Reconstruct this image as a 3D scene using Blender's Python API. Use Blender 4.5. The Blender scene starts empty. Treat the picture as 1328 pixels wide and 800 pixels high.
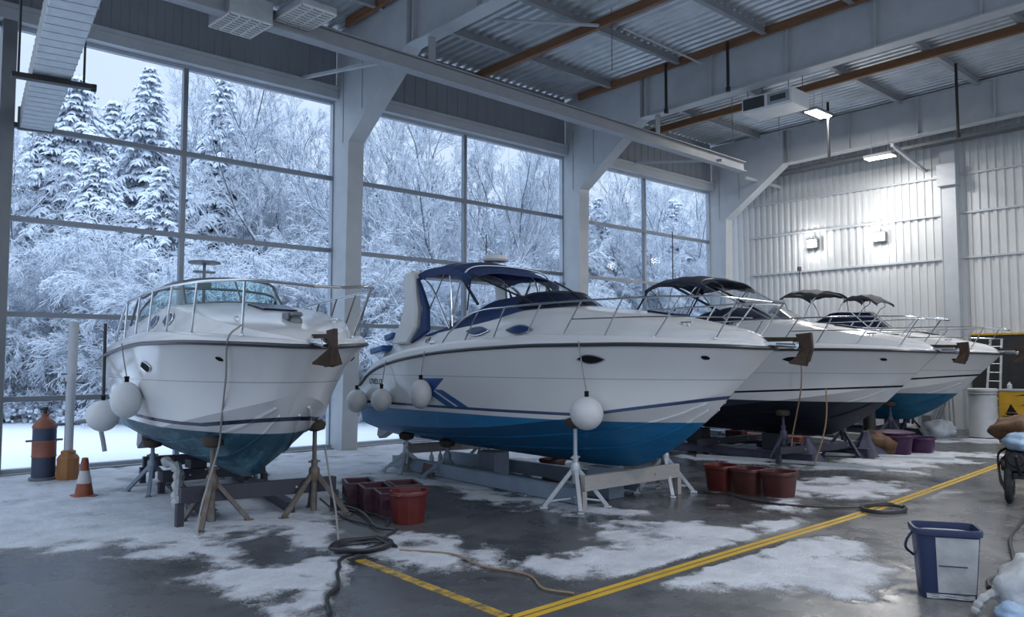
import bpy, bmesh, math, random
import numpy as np
from mathutils import Vector, Matrix, noise
from mathutils.bvhtree import BVHTree
PI = math.pi
scn = bpy.context.scene
COL = scn.collection
random.seed(7)

# ------------------------------------------------------------------ materials
def newmat(name):
    m = bpy.data.materials.new(name); m.use_nodes = True
    nt = m.node_tree; b = nt.nodes['Principled BSDF']
    return m, nt, b
def N(nt, typ, **kw):
    n = nt.nodes.new(typ)
    for k, v in kw.items(): setattr(n, k, v)
    return n
def math_node(nt, op, a, b=None, clamp=False):
    n = N(nt, 'ShaderNodeMath', operation=op); n.use_clamp = clamp
    for i, v in enumerate((a, b)):
        if v is None: continue
        if isinstance(v, (int, float)): n.inputs[i].default_value = v
        else: nt.links.new(v, n.inputs[i])
    return n.outputs[0]
def mixcol(nt, fac, a, b):
    n = N(nt, 'ShaderNodeMix', data_type='RGBA')
    for i, v in ((0, fac), (6, a), (7, b)):
        if isinstance(v, (int, float)): n.inputs[i].default_value = v
        elif isinstance(v, tuple): n.inputs[i].default_value = (v[0], v[1], v[2], 1)
        else: nt.links.new(v, n.inputs[i])
    return n.outputs[2]
def noise_tex(nt, scale, detail=4, rough=0.6, coord='Object', stretch=None):
    tc = N(nt, 'ShaderNodeTexCoord'); t = N(nt, 'ShaderNodeTexNoise')
    t.inputs['Scale'].default_value = scale; t.inputs['Detail'].default_value = detail
    t.inputs['Roughness'].default_value = rough
    if stretch:
        mp = N(nt, 'ShaderNodeMapping'); mp.inputs['Scale'].default_value = stretch
        nt.links.new(tc.outputs[coord], mp.inputs[0]); nt.links.new(mp.outputs[0], t.inputs['Vector'])
    else: nt.links.new(tc.outputs[coord], t.inputs['Vector'])
    return t.outputs['Fac']
def ramp(nt, fac, lo, hi):
    n = N(nt, 'ShaderNodeMapRange'); n.inputs[1].default_value = lo; n.inputs[2].default_value = hi
    nt.links.new(fac, n.inputs[0]); return n.outputs[0]
def mat(name, col, rough=0.5, metal=0.0, var=0.15, scale=3.0, bump=0.0, col2=None, stretch=None, spec=None):
    m, nt, b = newmat(name)
    f = noise_tex(nt, scale, stretch=stretch)
    f = ramp(nt, f, 0.3, 0.7)
    c2 = col2 or tuple(c * (1 - var) for c in col)
    nt.links.new(mixcol(nt, f, col, c2), b.inputs['Base Color'])
    b.inputs['Roughness'].default_value = rough; b.inputs['Metallic'].default_value = metal
    if spec is not None: b.inputs['Specular IOR Level'].default_value = spec
    if bump:
        bn = N(nt, 'ShaderNodeBump'); bn.inputs['Strength'].default_value = bump; bn.inputs['Distance'].default_value = 0.02
        nt.links.new(f, bn.inputs['Height']); nt.links.new(bn.outputs[0], b.inputs['Normal'])
    return m
def glass_mat(name, tint=(1, 1, 1), gloss=0.08, rough=0.02):
    m = bpy.data.materials.new(name); m.use_nodes = True; nt = m.node_tree
    nt.nodes.clear()
    out = N(nt, 'ShaderNodeOutputMaterial'); tr = N(nt, 'ShaderNodeBsdfTransparent'); gl = N(nt, 'ShaderNodeBsdfGlossy')
    mx = N(nt, 'ShaderNodeMixShader'); fr = N(nt, 'ShaderNodeLayerWeight'); fr.inputs[0].default_value = 0.3
    k = math_node(nt, 'MULTIPLY', fr.outputs['Fresnel'], gloss * 8, clamp=True)
    tr.inputs[0].default_value = (*tint, 1); gl.inputs['Roughness'].default_value = rough
    nt.links.new(k, mx.inputs[0]); nt.links.new(tr.outputs[0], mx.inputs[1]); nt.links.new(gl.outputs[0], mx.inputs[2])
    nt.links.new(mx.outputs[0], out.inputs[0])
    return m
def emit_mat(name, col, strength):
    m, nt, b = newmat(name)
    b.inputs['Base Color'].default_value = (*col, 1)
    b.inputs['Emission Color'].default_value = (*col, 1); b.inputs['Emission Strength'].default_value = strength
    return m
def snow_top_mat(name, base, snow=(0.80, 0.85, 0.93), lo=0.0, hi=0.35, nscale=6.0, namp=0.5, rough=0.8):
    """snow wherever the surface faces up, the bare material elsewhere"""
    m, nt, b = newmat(name)
    g = N(nt, 'ShaderNodeNewGeometry'); s = N(nt, 'ShaderNodeSeparateXYZ'); nt.links.new(g.outputs['True Normal'], s.inputs[0])
    z = s.outputs[2]
    nz = noise_tex(nt, nscale)
    z = math_node(nt, 'ADD', z, math_node(nt, 'MULTIPLY', math_node(nt, 'SUBTRACT', nz, 0.5), namp))
    f = ramp(nt, z, lo, hi)
    nt.links.new(mixcol(nt, f, base, snow), b.inputs['Base Color'])
    b.inputs['Roughness'].default_value = rough; b.inputs['Specular IOR Level'].default_value = 0.2
    return m

M = {}
M['steel_paint'] = mat('pale_grey_steel_paint', (0.47, 0.50, 0.53), 0.45, var=0.12, scale=1.5, col2=(0.40, 0.43, 0.46))
M['steel_dark'] = mat('dark_grey_steel', (0.17, 0.185, 0.20), 0.45, 0.3, scale=4)
M['steel_mid'] = mat('mid_grey_steel_paint', (0.30, 0.32, 0.345), 0.5, var=0.15, scale=2)
M['fascia'] = mat('slate_grey_panel', (0.25, 0.275, 0.31), 0.5, var=0.15, scale=0.8)
M['deck_metal'] = mat('galvanised_roof_deck', (0.66, 0.69, 0.72), 0.36, 0.5, var=0.25, scale=1.2)
M['cladding'] = mat('pale_wall_cladding', (0.56, 0.58, 0.59), 0.45, var=0.10, scale=0.7)
M['timber'] = mat('brown_stained_timber', (0.25, 0.125, 0.065), 0.65, var=0.35, scale=2, stretch=(8, 0.6, 8))
M['frame_metal'] = mat('blue_grey_window_aluminium', (0.20, 0.23, 0.27), 0.4, 0.4, scale=3)
M['frame_pale'] = mat('pale_window_frame', (0.42, 0.47, 0.53), 0.4, 0.2, scale=3)
M['galv'] = mat('galvanised_sheet', (0.50, 0.54, 0.57), 0.4, 0.5, var=0.2, scale=5)
M['white_paint'] = mat('white_enamel', (0.70, 0.71, 0.71), 0.4, var=0.08, scale=2)
M['grille'] = mat('dark_grille', (0.05, 0.055, 0.06), 0.5, scale=5)
M['black_metal'] = mat('black_metal', (0.02, 0.021, 0.023), 0.45, 0.2, scale=6)
M['pane'] = glass_mat('window_pane_glass', (0.96, 0.985, 1.0), 0.0008)
M['chrome'] = mat('polished_stainless', (0.62, 0.64, 0.66), 0.18, 1.0, var=0.1, scale=4)
M['gel'] = mat('white_gelcoat', (0.62, 0.63, 0.64), 0.16, var=0.04, scale=1)
M['rubrail'] = mat('black_rubber_rail', (0.035, 0.038, 0.045), 0.35, scale=6)
M['navy_canvas'] = mat('navy_canvas', (0.018, 0.045, 0.15), 0.75, var=0.3, scale=5, bump=0.25)
M['grey_canvas'] = mat('dark_grey_canvas', (0.045, 0.05, 0.06), 0.75, var=0.3, scale=5, bump=0.2)
M['midnight_canvas'] = mat('midnight_canvas', (0.010, 0.017, 0.045), 0.7, var=0.3, scale=5, bump=0.2)
M['dark_glass'] = mat('smoked_port_glass', (0.010, 0.016, 0.04), 0.15, scale=2, spec=.12)
M['blue_port'] = mat('blue_tinted_port_glass', (0.02, 0.05, 0.15), 0.15, scale=2, spec=.15)
M['blue_decal'] = mat('blue_vinyl', (0.02, 0.09, 0.27), 0.3, scale=2)
M['black_vinyl'] = mat('black_vinyl', (0.015, 0.016, 0.02), 0.7, scale=4, spec=.05)
M['clear'] = glass_mat('clear_vinyl', (0.86, 0.90, 0.94), 0.10, 0.08)
M['green_glass'] = glass_mat('green_tinted_glass', (0.66, 0.86, 0.84), 0.10)
M['rust'] = mat('rusted_iron', (0.022, 0.017, 0.015), 0.8, 0.0, scale=14, col2=(0.055, 0.027, 0.012))
M['fender'] = mat('off_white_fender_vinyl', (0.60, 0.61, 0.62), 0.5, var=0.08, scale=5)
M['rope'] = mat('grey_rope', (0.30, 0.29, 0.27), 0.9, scale=40)
M['tan_rope'] = mat('tan_rope', (0.28, 0.19, 0.12), 0.9, scale=40)
M['black_rope'] = mat('black_rubber_hose', (0.025, 0.026, 0.03), 0.45, scale=10)
M['stand_rust'] = mat('weathered_stand_steel', (0.16, 0.165, 0.17), 0.6, 0.3, scale=9, col2=(0.13, 0.085, 0.05))
M['stand_blue'] = mat('blue_grey_stand_steel', (0.22, 0.27, 0.33), 0.5, 0.3, scale=6)
M['stand_galv'] = mat('galvanised_stand_steel', (0.48, 0.51, 0.54), 0.42, 0.4, scale=7)
M['stand_purple'] = mat('dark_violet_tarpaulin', (0.06, 0.058, 0.10), 0.6, scale=4, var=0.4, bump=0.5)
M['pad_rubber'] = mat('black_pad_rubber', (0.03, 0.027, 0.025), 0.8, scale=25, col2=(0.05, 0.037, 0.022))
M['beam_dark'] = mat('dark_creosoted_beam', (0.035, 0.035, 0.05), 0.6, scale=4)
M['beam_grey'] = mat('weathered_grey_timber', (0.36, 0.34, 0.32), 0.75, scale=5, stretch=(1, 6, 6))
M['beam_blue'] = mat('blue_grey_rail_paint', (0.27, 0.34, 0.42), 0.5, 0.2, scale=3)
M['red_plastic'] = mat('red_plastic', (0.125, 0.018, 0.015), 0.4, scale=5, var=0.35)
M['maroon_plastic'] = mat('maroon_plastic', (0.085, 0.022, 0.020), 0.45, scale=6, var=0.35)
M['crate_plastic'] = mat('dark_plum_crate_plastic', (0.040, 0.025, 0.045), 0.45, scale=6, col2=(0.09, 0.022, 0.03))
M['purple_plastic'] = mat('purple_plastic', (0.045, 0.010, 0.055), 0.4, scale=4, var=0.3)
M['orange_plastic'] = mat('worn_orange_plastic', (0.26, 0.065, 0.028), 0.55, scale=8, var=0.3)
M['cone_white'] = mat('worn_white_band', (0.50, 0.50, 0.50), 0.5, scale=8, var=0.25)
M['amber_plastic'] = mat('amber_plastic', (0.32, 0.14, 0.045), 0.5, scale=5)
M['navy_paint'] = mat('navy_enamel', (0.030, 0.045, 0.085), 0.45, scale=6)
M['brown_paint'] = mat('rust_brown_enamel', (0.25, 0.085, 0.05), 0.5, scale=6)
M['yellow_paint'] = mat('yellow_enamel', (0.50, 0.29, 0.02), 0.5, scale=3, var=0.25)
M['drum_grey'] = mat('pale_grey_drum', (0.42, 0.44, 0.46), 0.5, scale=3)
M['black_sheet'] = mat('black_tarpaulin', (0.018, 0.019, 0.022), 0.7, scale=2, bump=0.4)
M['card'] = mat('brown_cardboard', (0.33, 0.19, 0.13), 0.8, scale=6)
M['tote_navy'] = mat('navy_plastic', (0.018, 0.030, 0.085), 0.42, scale=6)
M['tote_white'] = mat('dirty_white_fabric', (0.42, 0.43, 0.44), 0.7, scale=5, var=0.3, bump=0.2)
M['sack'] = mat('dirty_white_sacking', (0.50, 0.53, 0.56), 0.7, scale=6, var=0.3, bump=0.4)
M['sack_blue'] = mat('pale_blue_sacking', (0.30, 0.42, 0.56), 0.7, scale=6, var=0.3, bump=0.3)
M['tyre'] = mat('tyre_rubber', (0.02, 0.02, 0.021), 0.7, scale=12, bump=0.2)
M['tarp_brown'] = mat('brown_waxed_tarpaulin', (0.11, 0.050, 0.020), 0.7, scale=5, var=0.4, bump=0.5)
M['snow'] = mat('clean_snow', (0.80, 0.85, 0.93), 0.85, var=0.06, scale=2, bump=0.3, spec=0.2)
M['snow_yard'] = mat('yard_snow', (0.84, 0.88, 0.94), 0.9, var=0.05, scale=0.5, bump=0.2, spec=0.15)
M['lamp_on'] = emit_mat('lit_lamp_glass', (1.0, 0.97, 0.92), 14)
M['flood_on'] = emit_mat('lit_flood_glass', (1.0, 0.98, 0.95), 30)
M['line_yellow'] = None

# ------------------------------------------------------------------ mesh builder
class MB:
    def __init__(s): s.v = []; s.f = []; s.mi = []
    def add(s, vs, fs, m=0):
        o = len(s.v); s.v.extend([tuple(v) for v in vs])
        for f in fs: s.f.append(tuple(i + o for i in f)); s.mi.append(m)
        return s
    def box(s, c, d, m=0, rz=0.0, rx=0.0, ry=0.0):
        R = Matrix.Rotation(rz, 3, 'Z') @ Matrix.Rotation(ry, 3, 'Y') @ Matrix.Rotation(rx, 3, 'X')
        vs = [Vector(c) + R @ Vector((x * d[0] / 2, y * d[1] / 2, z * d[2] / 2)) for x in (-1, 1) for y in (-1, 1) for z in (-1, 1)]
        return s.add(vs, [(0, 1, 3, 2), (4, 6, 7, 5), (0, 4, 5, 1), (2, 3, 7, 6), (0, 2, 6, 4), (1, 5, 7, 3)], m)
    def bx(s, x0, x1, y0, y1, z0, z1, m=0):
        return s.box(((x0 + x1) / 2, (y0 + y1) / 2, (z0 + z1) / 2), (abs(x1 - x0), abs(y1 - y0), abs(z1 - z0)), m)
    def beam(s, p, q, w, h, m=0, up=(0, 0, 1)):
        p, q = Vector(p), Vector(q); d = (q - p).normalized(); u = Vector(up)
        if abs(d.dot(u)) > 0.97: u = Vector((1, 0, 0))
        r = d.cross(u).normalized(); u = r.cross(d).normalized()
        vs = [b + r * (a * w / 2) + u * (c * h / 2) for b in (p, q) for a, c in ((-1, -1), (1, -1), (1, 1), (-1, 1))]
        return s.add(vs, [(3, 2, 1, 0), (4, 5, 6, 7), (0, 1, 5, 4), (1, 2, 6, 5), (2, 3, 7, 6), (3, 0, 4, 7)], m)
    def loft(s, rings, closed=True, cap0=False, cap1=False, m=0, flip=False):
        n = len(rings[0]); vs = [v for r in rings for v in r]; fs = []
        for i in range(len(rings) - 1):
            for j in range(n if closed else n - 1):
                k = (j + 1) % n
                f = (i * n + j, i * n + k, (i + 1) * n + k, (i + 1) * n + j)
                fs.append(f[::-1] if flip else f)
        if cap0: fs.append(tuple(range(n))[::-1] if not flip else tuple(range(n)))
        if cap1: fs.append(tuple((len(rings) - 1) * n + j for j in range(n)) if not flip else tuple((len(rings) - 1) * n + j for j in range(n))[::-1])
        return s.add(vs, fs, m)
    def tube(s, pts, r, n=8, m=0, cap=True, closed=False):
        pts = [Vector(p) for p in pts]; K = len(pts); rings = []
        rr = r if isinstance(r, (list, tuple)) else [r] * K
        prev = None
        for i, p in enumerate(pts):
            if closed: d = pts[(i + 1) % K] - pts[i - 1]
            else: d = pts[min(i + 1, K - 1)] - pts[max(i - 1, 0)]
            if d.length < 1e-9: d = Vector((0, 0, 1))
            d.normalize()
            if prev is None:
                a = Vector((0, 0, 1)) if abs(d.z) < 0.9 else Vector((1, 0, 0))
                u = d.cross(a).normalized()
            else:
                u = prev - d * prev.dot(d)
                u = u.normalized() if u.length > 1e-6 else d.orthogonal().normalized()
            prev = u; w = d.cross(u)
            rings.append([p + (u * math.cos(2 * PI * j / n) + w * math.sin(2 * PI * j / n)) * rr[i] for j in range(n)])
        if closed: rings.append(rings[0]); cap = False
        return s.loft(rings, True, cap, cap, m)
    def lathe(s, prof, n=24, c=(0, 0, 0), m=0, sx=1, sy=1, cap=True):
        c = Vector(c)
        rings = [[c + Vector((r * sx * math.cos(2 * PI * j / n), r * sy * math.sin(2 * PI * j / n), z)) for j in range(n)] for r, z in prof]
        return s.loft(rings, True, cap, cap, m)
    def prism(s, poly, axis, a0, a1, m=0):
        """poly in the two other axes, extruded along axis (0,1,2)"""
        def P(u, v, a):
            return {0: (a, u, v), 1: (u, a, v), 2: (u, v, a)}[axis]
        n = len(poly); vs = [P(u, v, a0) for u, v in poly] + [P(u, v, a1) for u, v in poly]
        fs = [tuple(range(n)), tuple(range(n, 2 * n))[::-1]] + [(i, i + n, (i + 1) % n + n, (i + 1) % n) for i in range(n)]
        return s.add(vs, fs, m)
    def sphere(s, c, r, m=0, nu=20, nv=12, sc=(1, 1, 1)):
        prof = [(max(1e-4, math.sin(PI * i / nv)) * r, -math.cos(PI * i / nv) * r) for i in range(nv + 1)]
        c = Vector(c)
        rings = [[c + Vector((a * sc[0] * math.cos(2 * PI * j / nu), a * sc[1] * math.sin(2 * PI * j / nu), z * sc[2])) for j in range(nu)] for a, z in prof]
        return s.loft(rings, True, True, True, m)
    def build(s, name, mats, parent=None, smooth=True, loc=None, angle=35, bevel=0, recalc=True, off=None):
        me = bpy.data.meshes.new(name)
        vs = s.v if off is None else [(x - off[0], y - off[1], z - off[2]) for x, y, z in s.v]
        me.from_pydata(vs, [], s.f)
        for m in (mats if isinstance(mats, (list, tuple)) else [mats]): me.materials.append(m)
        if any(s.mi): me.polygons.foreach_set('material_index', s.mi)
        if recalc:
            bm = bmesh.new(); bm.from_mesh(me); bmesh.ops.recalc_face_normals(bm, faces=bm.faces); bm.to_mesh(me); bm.free()
        if smooth:
            me.polygons.foreach_set('use_smooth', [True] * len(me.polygons))
            try: me.set_sharp_from_angle(angle=math.radians(angle))
            except Exception: pass
        me.update()
        o = bpy.data.objects.new(name, me); COL.objects.link(o)
        if parent: o.parent = parent
        if loc is not None: o.location = loc
        if bevel:
            b = o.modifiers.new('edge', 'BEVEL'); b.width = bevel; b.segments = 2; b.limit_method = 'ANGLE'
        return o

def tag(o, label=None, cat=None, group=None, kind=None):
    if label: o['label'] = label
    if cat: o['category'] = cat
    if group: o['group'] = group
    if kind: o['kind'] = kind
    return o
def thing(name, label, cat, loc=(0, 0, 0), rz=0.0, group=None):
    o = bpy.data.objects.new(name, None); COL.objects.link(o); o.empty_display_size = 0.2
    o.location = loc; o.rotation_euler = (0, 0, rz)
    return tag(o, label, cat, group)
def struct(o, label=None):
    o['kind'] = 'structure'
    if label: o['label'] = label
    return o
def copy_tree(o, parent=None):
    c = o.copy(); COL.objects.link(c)
    if parent: c.parent = parent
    for ch in o.children: copy_tree(ch, c)
    return c
def pchip(xk, yk, x):
    xk = list(xk); yk = list(yk); n = len(xk)
    h = [xk[i + 1] - xk[i] for i in range(n - 1)]; d = [(yk[i + 1] - yk[i]) / h[i] for i in range(n - 1)]
    mm = [d[0]] + [0 if d[i - 1] * d[i] <= 0 else (h[i - 1] + h[i]) * 3 / ((2 * h[i] + h[i - 1]) / d[i - 1] + (h[i] + 2 * h[i - 1]) / d[i]) for i in range(1, n - 1)] + [d[-1]]
    x = min(max(x, xk[0]), xk[-1])
    i = max(0, min(n - 2, next((k for k in range(n - 1) if x <= xk[k + 1]), n - 2)))
    t = (x - xk[i]) / h[i]
    return (yk[i] * (1 + 2 * t) * (1 - t) ** 2 + h[i] * mm[i] * t * (1 - t) ** 2 + yk[i + 1] * t * t * (3 - 2 * t) + h[i] * mm[i + 1] * t * t * (t - 1))
def smooth_path(pts, k=6):
    """Catmull-Rom through points"""
    P = [Vector(p) for p in pts]; P = [P[0] * 2 - P[1]] + P + [P[-1] * 2 - P[-2]]; out = []
    for i in range(1, len(P) - 2):
        a, b, c, d = P[i - 1:i + 3]
        for j in range(k):
            t = j / k
            out.append(0.5 * ((2 * b) + (c - a) * t + (2 * a - 5 * b + 4 * c - d) * t * t + (3 * b - a - 3 * c + d) * t ** 3))
    out.append(P[-2]); return out
# ================================================================== the hall
YW = 19.77          # plane of the glazing
XB = 31.2           # back wall
ROWS = [0.08, 1.58, 3.37, 5.40, 7.40, 9.47]
BAYS = [(3.65, 7.25, 11.30), (11.80, 16.0, 20.40), (20.90, 25.0, 29.35)]
def deck_z(y): return 11.62 + 0.02 * (17 - y)
def raf_z(y): return 10.17 + 0.02 * (17 - y)

# floor: concrete with trodden snow drifts (height of the snow is real)
SNOW = {'S1':[(3.60,22.82),(12.73,22.04),(16.29,20.14),(17.57,16.07),(13.95,13.38),(11.77,12.28),(11.15,13.79),(9.98,13.32),(8.95,12.92),(9.18,14.64),(7.62,13.17),(6.01,10.17),(6.22,9.32),(6.65,9.59),(6.75,8.34),(6.80,7.51),(7.17,7.07),(8.07,7.25),(8.67,7.47),(8.77,8.30),(9.47,8.05),(10.22,7.20),(10.27,6.28),(11.38,6.62),(11.90,6.15),(11.15,5.48),(9.94,5.79),(8.01,5.66),(7.07,5.80),(6.60,6.27),(6.23,7.14),(5.82,7.75),(5.51,8.59),(5.30,8.77),(4.54,7.82),(3.73,6.29),(3.72,7.16),(3.87,7.61),(3.81,8.41),(3.48,9.12),(3.91,9.74),(3.38,11.18),(1.0,12.66),(-9,14),(-9,22)],
'strip':[(10.45,13.95),(10.47,12.46),(10.10,10.34),(10.07,9.05),(10.28,7.96),(9.30,8.52),(9.14,9.71),(9.36,11.57),(9.52,13.74)],
'S3':[(10.55,16.48),(11.20,14.95),(11.04,12.65),(10.78,11.24),(10.24,11.74),(9.98,13.32),(9.18,14.34)],
'S4':[(7.27,5.45),(8.89,5.82),(10.16,5.47),(10.94,5.00),(10.64,4.38),(8.57,3.39),(8.09,4.20),(7.62,4.81)],
'S5':[(14.29,8.30),(16.12,8.30),(16.54,6.92),(15.52,5.95),(14.06,6.41),(13.49,7.24)],
'S6':[(18.49,9.23),(20.98,9.53),(22.74,7.92),(20.83,7.10),(18.51,7.40)],
'S7':[(26.06,11.58),(27.93,8.15),(26.16,7.64),(24.10,10.71)],
'S8':[(21.54,9.99),(23.60,6.90),(22.67,6.63),(20.66,9.59)],
'S9':[(17.32,12.41),(17.49,10.14),(18.63,7.29),(18.13,7.09),(16.86,9.78),(16.52,11.84)],
'S11':[(12.74,7.40),(12.99,6.97),(12.14,6.79),(11.60,7.29)],
'S12':[(16.27,6.23),(16.04,5.48),(14.49,5.81)],
'S13':[(12.6,16.5),(31,18.5),(31,19.8),(12.6,19.8)]}
BARE = [[(4.29,10.36),(4.79,10.94),(5.33,10.65),(5.32,9.83),(4.96,9.19),(4.52,9.23),(4.15,9.67)],[(5.15,8.55),(5.62,8.2),(6.05,7.2),(6.1,6.0),(5.2,5.0),(4.3,5.2),(4.55,7.0)]]
def poly_sd(px, py, poly):
    inside = np.zeros(px.shape, bool); dist = np.full(px.shape, 1e9); n = len(poly)
    for i in range(n):
        x1, y1 = poly[i]; x2, y2 = poly[(i + 1) % n]
        if y1 != y2:
            c = ((y1 > py) != (y2 > py)) & (px < (x2 - x1) * (py - y1) / (y2 - y1) + x1); inside ^= c
        dx, dy = x2 - x1, y2 - y1
        t = np.clip(((px - x1) * dx + (py - y1) * dy) / (dx * dx + dy * dy + 1e-9), 0, 1)
        dist = np.minimum(dist, np.hypot(px - x1 - t * dx, py - y1 - t * dy))
    return np.where(inside, dist, -dist)
def vnoise(x, y, s, seed=0):
    """value noise on a grid, vectorised"""
    x = x * s + 37.1 * seed; y = y * s + 11.7 * seed
    xi = np.floor(x).astype(np.int64); yi = np.floor(y).astype(np.int64); fx = x - xi; fy = y - yi
    fx = fx * fx * (3 - 2 * fx); fy = fy * fy * (3 - 2 * fy)
    def h(a, b):
        k = (a * 374761393 + b * 668265263 + seed * 974711) & 0x7fffffff
        k = ((k ^ (k >> 13)) * 1274126177) & 0x7fffffff
        return ((k ^ (k >> 16)) & 0xffff) / 65535.0
    return (h(xi, yi) * (1 - fx) + h(xi + 1, yi) * fx) * (1 - fy) + (h(xi, yi + 1) * (1 - fx) + h(xi + 1, yi + 1) * fx) * fy
def fbm(x, y, s, seed=0, o=4):
    r = 0; a = 0.5; t = 0
    for k in range(o): r = r + a * vnoise(x, y, s * 2 ** k, seed + k); t += a; a *= 0.55
    return r / t
xs = np.concatenate([np.arange(-9, 0, 0.5), np.arange(0, 16, 0.055), np.arange(16, XB + 0.3, 0.11)])
ys = np.concatenate([np.arange(-9, 1, 0.5), np.arange(1, 12, 0.055), np.arange(12, YW + 0.12, 0.1)])
GX, GY = np.meshgrid(xs, ys)
px, py = GX.ravel(), GY.ravel()
wx = px + (fbm(px, py, 0.9, 3) - 0.5) * 1.1; wy = py + (fbm(px, py, 0.9, 9) - 0.5) * 1.1
sd = np.full(px.shape, -9.0)
for p in SNOW.values(): sd = np.maximum(sd, poly_sd(wx, wy, p))
for p in BARE: sd = np.minimum(sd, -poly_sd(wx, wy, p))
n1 = fbm(px, py, 2.2, 21, 5); n2 = fbm(px, py, 7.0, 31, 3)
amt = np.clip(0.5 + sd / 0.55 + (n1 - 0.5) * 1.6 + (n2 - 0.5) * 0.8, 0, 1)
amt *= np.clip(0.80 + (n1 - 0.42) * 1.8, 0.5, 1)
_lines = [[(3.0, 5.62), (5.3, 5.70), (9.25, 5.80), (13.15, 5.88), (17.5, 6.15), (22.4, 6.5), (26, 6.75)], [(5.37, 8.6), (5.22, 5.76)]]
for ln, half in zip(_lines, (.17, .10)):      # the lines have been swept
    dist = np.full(px.shape, 9.0)
    for (x1, y1), (x2, y2) in zip(ln[:-1], ln[1:]):
        t = np.clip(((px - x1) * (x2 - x1) + (py - y1) * (y2 - y1)) / ((x2 - x1) ** 2 + (y2 - y1) ** 2), 0, 1); dist = np.minimum(dist, np.hypot(px - x1 - t * (x2 - x1), py - y1 - t * (y2 - y1)))
    amt *= np.clip((dist - half) / .10 + (n2 - .5) * 1.2, 0, 1)
dry = np.clip(.5 + (5.4 - py) / 2.0 + (n1 - .5) * 1.0 + np.clip((px - 9) / 8, -.6, .3), 0, 1)
hz = np.where(amt > 0.02, amt * (0.012 + 0.022 * n2), 0.0)
hz[py > YW - 0.05] = 0
nx, ny = len(xs), len(ys)
me = bpy.data.meshes.new('floor')
idx = np.arange(nx * ny).reshape(ny, nx)
q = np.stack([idx[:-1, :-1], idx[:-1, 1:], idx[1:, 1:], idx[1:, :-1]], -1).reshape(-1, 4)
me.vertices.add(nx * ny); me.vertices.foreach_set('co', np.stack([px, py, hz], 1).astype(np.float32).ravel())
me.loops.add(q.size); me.loops.foreach_set('vertex_index', q.ravel().astype(np.int32))
me.polygons.add(len(q)); me.polygons.foreach_set('loop_start', (np.arange(len(q)) * 4).astype(np.int32))
me.polygons.foreach_set('use_smooth', np.ones(len(q), bool))
me.update(calc_edges=True)
at = me.attributes.new('snow', 'FLOAT', 'POINT'); at.data.foreach_set('value', amt.astype(np.float32))
at = me.attributes.new('dry', 'FLOAT', 'POINT'); at.data.foreach_set('value', dry.astype(np.float32))
def floor_z(x, y):
    i = int(np.argmin(np.abs(xs - x))); j = int(np.argmin(np.abs(ys - y))); return float(hz[j * nx + i])
m, nt, b = newmat('wet_concrete_with_snow')
a = N(nt, 'ShaderNodeAttribute'); a.attribute_name = 'snow'
fine = noise_tex(nt, 9, 6, 0.7); grit = noise_tex(nt, 38, 3, 0.6); big = noise_tex(nt, 0.45, 5, 0.6); mid = noise_tex(nt, 1.7, 6, 0.65)
s_ = math_node(nt, 'ADD', a.outputs['Fac'], math_node(nt, 'MULTIPLY', math_node(nt, 'SUBTRACT', fine, 0.5), 0.75))
s_ = math_node(nt, 'ADD', s_, math_node(nt, 'MULTIPLY', math_node(nt, 'SUBTRACT', grit, 0.5), 0.9))
sf = ramp(nt, s_, 0.28, 0.72)
# damp where the concrete is dark, drier and paler elsewhere
wet = ramp(nt, math_node(nt, 'ADD', math_node(nt, 'MULTIPLY', big, 0.6), math_node(nt, 'MULTIPLY', mid, 0.4)), 0.40, 0.60)
dryn = N(nt, 'ShaderNodeAttribute'); dryn.attribute_name = 'dry'
conc = mixcol(nt, wet, (0.036, 0.037, 0.040), (0.082, 0.084, 0.088))
conc = mixcol(nt, dryn.outputs['Fac'], conc, mixcol(nt, wet, (0.10, 0.10, 0.102), (0.185, 0.185, 0.187)))
conc = mixcol(nt, math_node(nt, 'MULTIPLY', ramp(nt, grit, 0.45, 0.75), 0.25), conc, (0.2, 0.2, 0.2))
snowc = mixcol(nt, ramp(nt, mid, 0.35, 0.7), (0.58, 0.61, 0.66), (0.40, 0.42, 0.46))
snowc = mixcol(nt, math_node(nt, 'MULTIPLY', ramp(nt, grit, 0.50, 0.72), 0.45), snowc, (0.25, 0.265, 0.29))
nt.links.new(mixcol(nt, sf, conc, snowc), b.inputs['Base Color'])
rough = math_node(nt, 'ADD', math_node(nt, 'MULTIPLY', wet, 0.22), 0.16)
rough = math_node(nt, 'ADD', rough, math_node(nt, 'MULTIPLY', sf, 0.45))
nt.links.new(rough, b.inputs['Roughness'])
bn = N(nt, 'ShaderNodeBump'); bn.inputs['Strength'].default_value = 0.75; bn.inputs['Distance'].default_value = 0.03
hh = math_node(nt, 'MULTIPLY', math_node(nt, 'ADD', fine, math_node(nt, 'MULTIPLY', grit, 0.5)), math_node(nt, 'ADD', math_node(nt, 'MULTIPLY', sf, 0.9), 0.06))
nt.links.new(hh, bn.inputs['Height']); nt.links.new(bn.outputs[0], b.inputs['Normal'])
me.materials.append(m)
o = bpy.data.objects.new('floor', me); COL.objects.link(o); struct(o, 'wet grey concrete floor with trodden snow drifts')

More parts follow.
